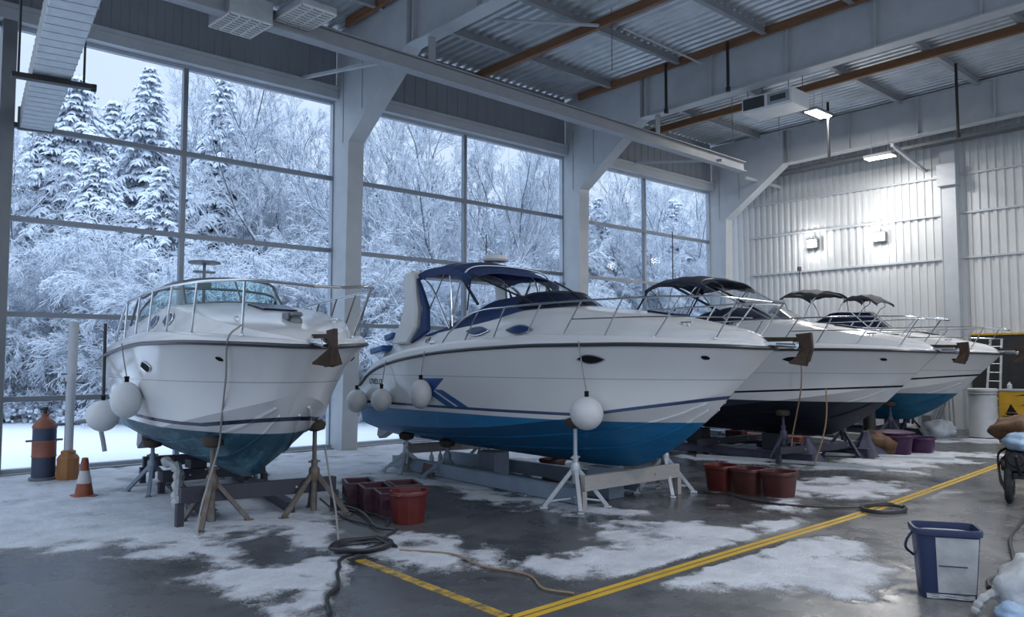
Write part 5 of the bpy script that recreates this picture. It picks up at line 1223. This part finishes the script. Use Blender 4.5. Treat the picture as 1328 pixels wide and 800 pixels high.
for k in range(9): b.bx(-.40, .52, -.50 + k * .1175, -.475 + k * .1175, 0, .035)
for k in range(5): b.bx(-.40 + k * .22, -.37 + k * .22, -.50, .46, 0, .035)
b.build('grille', M['white_paint'], t, smooth=False)
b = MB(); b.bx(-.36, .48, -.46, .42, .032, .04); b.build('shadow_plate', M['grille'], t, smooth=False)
b = MB(); b.tube([(.0, -.3, .48), (.0, -.3, 2.4)], .02, 6); b.tube([(.0, .3, .48), (.0, .3, 2.4)], .02, 6); b.build('hanger', M['steel_dark'], t)
t = thing('vent_unit', 'second lattice grille unit right beside the hanging ventilation box', 'vent', (7.75, 15.0, 9.35), math.radians(2))
b = MB(); b.bx(-.35, .45, -.75, .45, .03, .16); b.build('casing', M['galv'], t, smooth=False, bevel=.012)
b = MB()
for k in range(11): b.bx(-.35, .45, -.75 + k * .118, -.725 + k * .118, 0, .035)
for k in range(4): b.bx(-.35 + k * .26, -.32 + k * .26, -.75, .45, 0, .035)
b.build('grille', M['white_paint'], t, smooth=False); b = MB(); b.tube([(0, 0, .15), (0, 0, 2.2)], .02, 6); b.build('hanger', M['steel_dark'], t)
# ================================================================== outside: snow and trees
xs2 = np.linspace(-12, 95, 130); ys2 = np.concatenate([[YW + 0.1, YW + .4], np.linspace(YW + 1, 110, 110)])
def yard_z(x, y):
    # level yard, then a bank rising behind the hedge line (distance from the hall's corner)
    d = np.hypot(x, y); s = np.clip((d - 39) / 10, 0, 1); return -0.05 + 2.6 * s * s * (3 - 2 * s) + np.clip(d - 49, 0, 99) * .12 + .10 * fbm(np.asarray(x), np.asarray(y), .25, 5)
AX, AY = np.meshgrid(xs2, ys2); AZ = yard_z(AX.ravel(), AY.ravel()); AZ = np.where(AY.ravel() < YW + 1.2, -.03, AZ)
mb = MB(); mb.v = list(map(tuple, np.stack([AX.ravel(), AY.ravel(), AZ], 1))); nx2 = len(xs2)
mb.f = [(j * nx2 + i, j * nx2 + i + 1, (j + 1) * nx2 + i + 1, (j + 1) * nx2 + i) for j in range(len(ys2) - 1) for i in range(nx2 - 1)]; mb.mi = [0] * len(mb.f)
struct(mb.build('snow_field', M['snow_yard'], recalc=False), 'smooth white snow on the yard outside')

NEEDLE = snow_top_mat('frosted_haze_tinted_needles', (0.22, 0.255, 0.31), lo=-.2, hi=.30, nscale=2.5, namp=.5)  # needle colour paled to imitate outdoor haze, on top of the frost
SNOWM = mat('branch_snow', (0.80, 0.86, 0.95), 0.9, var=0.10, scale=3, spec=0.15)
TWIG = snow_top_mat('frosted_bark', (0.20, 0.215, 0.25), lo=-.5, hi=.25, nscale=4, namp=.8)
FROST_HAZE = snow_top_mat('hoar_frosted_haze_tinted_twigs', (0.44, 0.49, 0.56), lo=-.60, hi=.0, nscale=4, namp=.6)  # hoar frost, with distance haze painted in by a lighter base

def fast_mesh(name, V, Q, mats, mi=None):
    me = bpy.data.meshes.new(name); V = np.asarray(V, np.float32); Q = np.asarray(Q, np.int32)
    me.vertices.add(len(V)); me.vertices.foreach_set('co', V.ravel()); me.loops.add(Q.size); me.loops.foreach_set('vertex_index', Q.ravel())
    me.polygons.add(len(Q)); me.polygons.foreach_set('loop_start', np.arange(len(Q), dtype=np.int32) * 4)
    if mi is not None: me.polygons.foreach_set('material_index', np.asarray(mi, np.int32))
    for m in mats: me.materials.append(m)
    me.update(calc_edges=True); return me
def conifer_mesh(seed, H=10.0, R=2.6, dens=1.0, wide=1.0):
    """unit spruce: drooping boughs built of small arched sprays, snow on top of each"""
    rs = np.random.RandomState(seed); V, Q, MI = [], [], []
    z = H * .06; lev = 0
    while z < H * .985:
        f = z / H; r = R * (1 - f) ** .8 * wide + .10; n = max(4, int((6 + 5 * (1 - f)) * dens)); a0 = rs.rand() * 6.28
        for k in range(n):
            az = a0 + 2 * PI * k / n + rs.randn() * .22; L = r * (.55 + .65 * rs.rand()); ca, sa = math.cos(az), math.sin(az)
            steps = max(3, int(L / .125))
            for i in range(1, steps + 1):
                u = i / steps; d = L * u; zz = z + .12 * L * u - .42 * L * u ** 2 + rs.randn() * .03
                wlen = .13 + .30 * (1 - abs(u - .45)) * min(1, L / 1.6)
                for sg in (-1, 1, 0):
                    ang = az + sg * (.75 + .3 * rs.rand()); le = wlen * (.8 + .5 * rs.rand()) * (1.0 if sg else .7); cx_, sx_ = math.cos(ang), math.sin(ang)
                    w = .038 + .045 * rs.rand(); o = len(V); bx_, by_ = d * ca, d * sa
                    drp = .16 + .34 * rs.rand()
                    nrm = (-sx_, cx_)
                    for j, (t, ww) in enumerate(((0, .7), (.4, 1.0), (.8, .75), (1.05, .15))):
                        px_, py_, pz_ = bx_ + cx_ * le * t, by_ + sx_ * le * t, zz - drp * le * t * t * 1.6
                        V.append((px_ + nrm[0] * w * ww, py_ + nrm[1] * w * ww, pz_ - .035)); V.append((px_, py_, pz_ + .028)); V.append((px_ - nrm[0] * w * ww, py_ - nrm[1] * w * ww, pz_ - .035))
                    sn = 1 if rs.rand() < .70 else 0
                    for j in range(3):
                        b_ = o + j * 3; Q.append((b_, b_ + 1, b_ + 4, b_ + 3)); Q.append((b_ + 1, b_ + 2, b_ + 5, b_ + 4)); MI += [sn, sn]
        z += (.20 + .16 * (1 - f)) * H / 10 / max(.8, dens ** .5); lev += 1
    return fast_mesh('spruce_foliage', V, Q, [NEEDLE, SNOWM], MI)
def branch_mesh(seed, H=10.0, levels=4, kids=(9, 6, 5, 4), spread=.62, trunk=.32, gravity=.0, base=.22, r0=.13, stems=1, rmin=.011, name='crown', m=None, lens=(.34, .42, .50, .55), radial=3, fl=9):
    rs = np.random.RandomState(seed); V, Q, MI = [], [], []
    def tube(P, R0, R1, lv=0):
        o = len(V); K = len(P)
        for i, p in enumerate(P):
            d = P[min(i + 1, K - 1)] - P[max(i - 1, 0)]; d = d / (np.linalg.norm(d) + 1e-9); a = np.array([0, 0, 1.]) if abs(d[2]) < .9 else np.array([1., 0, 0])
            u = np.cross(d, a); u /= np.linalg.norm(u); w = np.cross(d, u); r = R0 + (R1 - R0) * i / (K - 1)
            for j in range(radial): q = p + (u * math.cos(2 * PI * j / radial + .5) + w * math.sin(2 * PI * j / radial + .5)) * r; V.append(q)
        for i in range(K - 1):
            for j in range(radial): Q.append((o + i * radial + j, o + i * radial + (j + 1) % radial, o + (i + 1) * radial + (j + 1) % radial, o + (i + 1) * radial + j)); MI.append(1 if lv >= fl else 0)
    def grow(p, d, L, r, lv):
        K = 5 if lv == 0 else (4 if lv < 3 else 3); P = [p]; dd = d.copy()
        for i in range(K):
            dd = dd + rs.randn(3) * (.05 if lv == 0 else .16) + np.array([0, 0, (.05 if gravity <= 0 else 0) - gravity * (lv > 0) * (i + 1) * .35]); dd /= np.linalg.norm(dd); P.append(P[-1] + dd * L / K)
        r1 = max(rmin * .8, r * (.30 if lv == 0 else .45)); tube(P, max(r, rmin), r1, lv)
        if lv >= levels: return
        n = kids[min(lv, len(kids) - 1)]
        for k in range(n):
            t = (base + (1 - base) * (k + rs.rand() * .8) / n) if lv == 0 else (.18 + .80 * (k + rs.rand() * .8) / n); t = min(t, .99); i = min(int(t * K), K - 1); f = t * K - i; q = P[i] * (1 - f) + P[i + 1] * f
            ax = P[i + 1] - P[i]; ax /= np.linalg.norm(ax); a = rs.rand() * 6.28; u = np.cross(ax, [.3, .2, 1.] if abs(ax[2]) < .9 else [1., 0, 0]); u /= np.linalg.norm(u); w = np.cross(ax, u)
            s = spread * (.8 + .5 * rs.rand()); nd = ax * math.cos(s) + (u * math.cos(a) + w * math.sin(a)) * math.sin(s)
            ln = L * lens[min(lv, 3)] * (.75 + .5 * rs.rand()) * (1.15 - .45 * t if lv == 0 else 1.1 - .35 * t)
            grow(q, nd, ln, max(rmin, r * (1 - t * .6) * .5), lv + 1)
    for s in range(stems):
        a = 6.28 * s / stems + rs.rand(); tl = 0 if stems == 1 else .25 + .45 * rs.rand(); d = np.array([math.cos(a) * tl, math.sin(a) * tl, 1.]); d /= np.linalg.norm(d)
        grow(np.array([math.cos(a) * .15 * (stems > 1), math.sin(a) * .15 * (stems > 1), -.2]), d, H * (.86 if stems == 1 else .5 * (.8 + .4 * rs.rand())), r0, 0)
    return fast_mesh(name, V, Q, [TWIG, FROST_HAZE], MI)
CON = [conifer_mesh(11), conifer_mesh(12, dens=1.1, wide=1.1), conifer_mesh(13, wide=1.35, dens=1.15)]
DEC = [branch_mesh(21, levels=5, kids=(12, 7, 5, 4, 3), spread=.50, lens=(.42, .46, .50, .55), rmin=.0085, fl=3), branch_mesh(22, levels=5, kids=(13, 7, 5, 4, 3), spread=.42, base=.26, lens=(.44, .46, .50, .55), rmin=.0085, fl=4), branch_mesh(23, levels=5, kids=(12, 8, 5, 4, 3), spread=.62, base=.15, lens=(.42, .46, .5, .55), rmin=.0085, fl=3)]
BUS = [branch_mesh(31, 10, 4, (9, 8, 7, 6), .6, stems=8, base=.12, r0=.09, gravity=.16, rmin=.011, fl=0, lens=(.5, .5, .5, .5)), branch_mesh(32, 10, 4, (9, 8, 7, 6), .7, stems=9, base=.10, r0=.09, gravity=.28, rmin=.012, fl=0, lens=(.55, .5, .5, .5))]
def trunk_mesh():
    mb = MB(); mb.tube([(0, 0, -.3), (.02, 0, 3), (0, .03, 6.5), (0, 0, 9.9)], [.20, .14, .08, .02], 8); return mb.build('trunk', TWIG)
tk = trunk_mesh(); TRUNK = tk.data; bpy.data.objects.remove(tk)
# snow pads lying on hedges
def clump_mesh(seed, n=170):
    rs = np.random.RandomState(seed); V, Q = [], []
    for k in range(n):
        a = rs.rand() * 6.28; r = rs.rand() ** .5 * .95; h = (1 - r * r) * .75 * (.6 + .5 * rs.rand()); c = np.array([r * math.cos(a), r * math.sin(a), h]); s = .035 + .055 * rs.rand(); o = len(V)
        for i in range(4):
            th = PI * (i + .5) / 4
            for j in range(6): V.append(c + s * np.array([math.sin(th) * math.cos(j * PI / 3), math.sin(th) * math.sin(j * PI / 3), .62 * math.cos(th)]) * (.8 + .4 * rs.rand()))
        for i in range(3):
            for j in range(6): Q.append((o + i * 6 + j, o + i * 6 + (j + 1) % 6, o + i * 6 + 6 + (j + 1) % 6, o + i * 6 + 6 + j))
    return fast_mesh('snow_clumps', V, Q, [SNOWM])
CLU = [clump_mesh(41), clump_mesh(42)]
HED = [branch_mesh(51, 2.4, 3, (7, 6, 5, 4), .8, stems=12, base=.1, r0=.03, rmin=.010, fl=3, lens=(.6, .55, .5, .5))]
WIN = ['first', 'second', 'third']
def win_of(x, y):
    # which bay the camera sees it through, from the bearing
    t = YW / y * x; return 0 if t < 11.5 else (1 if t < 20.6 else 2)
def link(me, name, parent, sc=(1, 1, 1), rz=0):
    o = bpy.data.objects.new(name, me); COL.objects.link(o); o.parent = parent; o.scale = sc; o.rotation_euler = (0, 0, rz); return o
rt = random.Random(99)
def tree(kind, x, y, top, label, group, wide=1.0):
    z0 = float(yard_z(np.array([x]), np.array([y]))[0]) - .05; h = top - z0; rz = rt.uniform(0, 6.28)
    nm = {'c': 'snowy_spruce', 'd': 'frosted_bare_tree', 'b': 'frosted_bush', 'h': 'snowy_hedge_bush'}[kind]; cat = {'c': 'tree', 'd': 'tree', 'b': 'bush', 'h': 'bush'}[kind]
    t = thing(nm, label, cat, (x, y, z0), rz, group)
    if kind == 'c':
        s = h / 10; w = s * .80 * wide; link(CON[rt.randrange(3)], 'foliage', t, (w, w, s)); link(TRUNK, 'trunk', t, (s, s, s))
    elif kind == 'd':
        s = h / 9.3; link(DEC[rt.randrange(3)], 'crown', t, (s * .95 * wide, s * .95 * wide, s))
    elif kind == 'b':
        s = h / 6.2; link(BUS[rt.randrange(2)], 'crown', t, (s, s, s))
    else:
        s = h / 1.5; link(HED[0], 'crown', t, (s * 1.15, s * 1.15, s)); link(CLU[rt.randrange(2)], 'snow_cap', t, (h * .95, h * .95, h * 1.15))
    return t
TREES = [('c',11.5,46.4,17.6),('c',15.3,47.0,19.1),('c',14.7,51.6,18.3),('c',18.5,50.8,17.4),('c',17.1,41.2,17.3),('c',9.8,46.6,14.7),('c',11.2,41.3,12.2),('c',13.4,39.2,11.8),('c',19.6,44.4,14.0),('c',35.4,31.3,12.1),('c',31.1,39.3,10.8),('c',26.9,43.1,12.2),('d',8.4,44.0,12.1),('d',17.2,46.8,18.4),('d',18.0,37.7,15.5),('d',20.5,39.6,15.3),('d',20.4,36.9,14.1),('d',21.8,34.3,14.4),('d',24.7,35.7,15.0),('d',23.0,30.5,13.0),('d',28.7,34.7,14.7),('d',27.1,30.8,13.0),('d',33.1,34.8,13.3),('d',31.5,30.9,12.1),('d',35.9,29.5,12.3),('d',36.3,27.9,12.3),('d',38.9,28.2,12.3),('d',40.2,27.6,12.0),('b',8.0,37.4,4.3),('b',9.7,38.6,6.9),('b',10.9,36.0,7.3),('b',12.1,33.6,6.2),('b',13.9,32.0,7.5),('b',15.8,30.2,7.2),('b',17.6,30.0,6.8),('b',19.2,29.0,6.2),('b',21.3,28.9,6.8),('b',23.9,28.4,7.2),('b',27.6,28.8,8.0),('b',35.0,30.3,8.3),('b',39.4,29.8,8.2),('b',43.4,30.6,8.3),('h',7.3,38.0,1.7),('h',8.1,37.3,1.9),('h',8.9,36.6,1.7),('h',10.0,36.9,1.9),('h',10.5,35.1,1.7),('h',18.9,30.2,2.3),
 ('c',4.6,45.5,15.5),('c',.5,47.0,17.5),('d',2.4,41.0,13.5),('b',5.2,38.5,5.5),('b',1.6,38.0,6.0),('c',-3.8,46.0,16.0),('h',3.8,37.5,1.7),
 ('h',7.7,36.2,1.3),('h',9.4,35.4,1.4),('h',11.4,34.4,1.8),('h',6.6,38.4,1.8),('h',12.4,33.0,1.7),('h',21.0,28.6,2.0),('h',22.8,27.2,2.0)]
# name each by the window it is seen through and its order from the left there
import collections
cnt = collections.Counter(); ORD = ['first', 'second', 'third', 'fourth', 'fifth', 'sixth', 'seventh', 'eighth', 'ninth', 'tenth', 'eleventh', 'twelfth', 'thirteenth', 'fourteenth']
DESC = {'c': 'tall snow-laden spruce, %s from the left through the %s window', 'd': 'bare frosted tree, %s from the left through the %s window', 'b': 'arching frosted bush, %s from the left through the %s window', 'h': 'low snow-capped hedge bush, %s from the left through the %s window'}
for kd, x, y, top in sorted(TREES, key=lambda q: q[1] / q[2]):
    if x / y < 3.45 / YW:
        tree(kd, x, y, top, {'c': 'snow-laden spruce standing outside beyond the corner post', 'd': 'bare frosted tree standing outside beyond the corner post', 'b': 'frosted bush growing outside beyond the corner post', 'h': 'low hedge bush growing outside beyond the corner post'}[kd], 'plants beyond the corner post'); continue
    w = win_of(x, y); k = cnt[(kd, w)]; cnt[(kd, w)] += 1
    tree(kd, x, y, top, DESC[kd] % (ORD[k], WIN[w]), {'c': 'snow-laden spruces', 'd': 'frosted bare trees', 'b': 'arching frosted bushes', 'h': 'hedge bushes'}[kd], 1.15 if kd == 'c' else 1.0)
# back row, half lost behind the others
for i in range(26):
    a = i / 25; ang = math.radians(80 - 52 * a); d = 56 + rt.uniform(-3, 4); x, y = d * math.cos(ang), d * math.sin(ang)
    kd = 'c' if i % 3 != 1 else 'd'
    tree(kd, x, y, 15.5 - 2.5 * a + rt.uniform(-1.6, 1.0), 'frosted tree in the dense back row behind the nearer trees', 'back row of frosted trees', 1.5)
# ================================================================== lamps, daylight, camera
def area(name, loc, size, power, col, rot=(0, 0, 0), sy=None):
    l = bpy.data.lights.new(name, 'AREA'); l.energy = power; l.color = col; l.size = size
    if sy: l.shape = 'RECTANGLE'; l.size_y = sy
    o = bpy.data.objects.new(name, l); COL.objects.link(o); o.location = loc; o.rotation_euler = rot; return o
def flood(label, y, z):
    t = thing('flood_light', label, 'lamp', (XB - .32, y, z), 0, 'wall flood lights')
    b = MB(); b.bx(-.02, .20, -.22, .22, -.18, .18); b.bx(.19, .25, -.08, .08, -.08, .08); b.beam((.1, 0, .18), (.1, 0, .34), .05, .05); b.build('housing', M['steel_dark'], t, smooth=False, bevel=.02)
    b = MB(); b.bx(-.035, -.02, -.19, .19, -.15, .15); b.build('lamp_glass', M['flood_on'], t, smooth=False)
    l = bpy.data.lights.new('flood_beam', 'POINT'); l.energy = 45; l.color = (1, .96, .92); l.shadow_soft_size = .12
    o = bpy.data.objects.new('flood_beam', l); COL.objects.link(o); o.parent = t; o.location = (-.28, 0, 0)
flood('bright flood light on the back wall, nearer the windows', 15.9, 7.08); flood('bright flood light on the back wall, nearer the wall column', 13.2, 7.06)
def strip_lamp(label, x, y, z, rz=0, w=.95, power=160, group='ceiling lamps'):
    t = thing('ceiling_lamp', label, 'lamp', (x, y, z), rz, group)
    b = MB(); b.bx(-w / 2 - .03, w / 2 + .03, -.24, .24, .0, .10); b.tube([(-.3, 0, .1), (-.3, 0, .9)], .012, 6); b.tube([(.3, 0, .1), (.3, 0, .9)], .012, 6); b.build('housing', M['steel_mid'], t, smooth=False, bevel=.01)
    b = MB(); b.bx(-w / 2, w / 2, -.21, .21, -.02, .0); b.build('diffuser', M['lamp_on'], t, smooth=False)
    l = bpy.data.lights.new('lamp_light', 'AREA'); l.shape = 'RECTANGLE'; l.size = w; l.size_y = .42; l.energy = power; l.color = (1, .96, .92)
    o = bpy.data.objects.new('lamp_light', l); COL.objects.link(o); o.parent = t; o.location = (0, 0, -.05)
strip_lamp('lit square ceiling lamp beside the back girder', 29.0, 12.3, 9.62, PI / 2)
strip_lamp('lit strip lamp between middle and back girders', 26.5, 13.3, 10.9, 0, 1.1, 160)
for (x, y) in ((24, 4.5), (16, 1.5), (8, -1.5)):  # added lamps, out of view, that brighten the hall interior
    strip_lamp('added unseen fill lamp over the open side of the hall', x, y, 10.0, 0, 1.6, 300)

w = bpy.data.worlds.new('overcast_sky'); scn.world = w; w.use_nodes = True; nt = w.node_tree; bg = nt.nodes['Background']
tc = N(nt, 'ShaderNodeTexCoord'); sp = N(nt, 'ShaderNodeSeparateXYZ'); nt.links.new(tc.outputs['Generated'], sp.inputs[0])
cloud = N(nt, 'ShaderNodeTexNoise'); cloud.inputs['Scale'].default_value = 2.0; nt.links.new(tc.outputs['Generated'], cloud.inputs['Vector'])
k = math_node(nt, 'ADD', ramp(nt, sp.outputs[2], .32, .92), math_node(nt, 'MULTIPLY', math_node(nt, 'SUBTRACT', cloud.outputs['Fac'], .5), .10), True)
nt.links.new(mixcol(nt, k, (.575, .675, .83), (1.66, 1.97, 2.45)), bg.inputs[0]); bg.inputs[1].default_value = 1.0

cam = bpy.data.cameras.new('camera'); co = bpy.data.objects.new('camera', cam); COL.objects.link(co)
cam.sensor_width = 36; cam.lens = 36 * 1056 / 1328; cam.clip_end = 400
pitch = math.atan(67 / 1056); yaw = math.radians(47.6)
co.location = (0, 0, 2.4); co.rotation_euler = (PI / 2 + pitch, 0, yaw - PI / 2)
scn.camera = co
vs = scn.view_settings; vs.view_transform = 'Standard'; vs.look = 'None'; vs.exposure = 0.36; vs.gamma = 1; vs.use_curve_mapping = False
scn.cycles.max_bounces = 8; scn.cycles.transparent_max_bounces = 16; scn.cycles.diffuse_bounces = 4; scn.cycles.glossy_bounces = 3
scn.cycles.caustics_reflective = False; scn.cycles.caustics_refractive = False; scn.cycles.sample_clamp_indirect = 6
scn.cycles.use_denoising = True
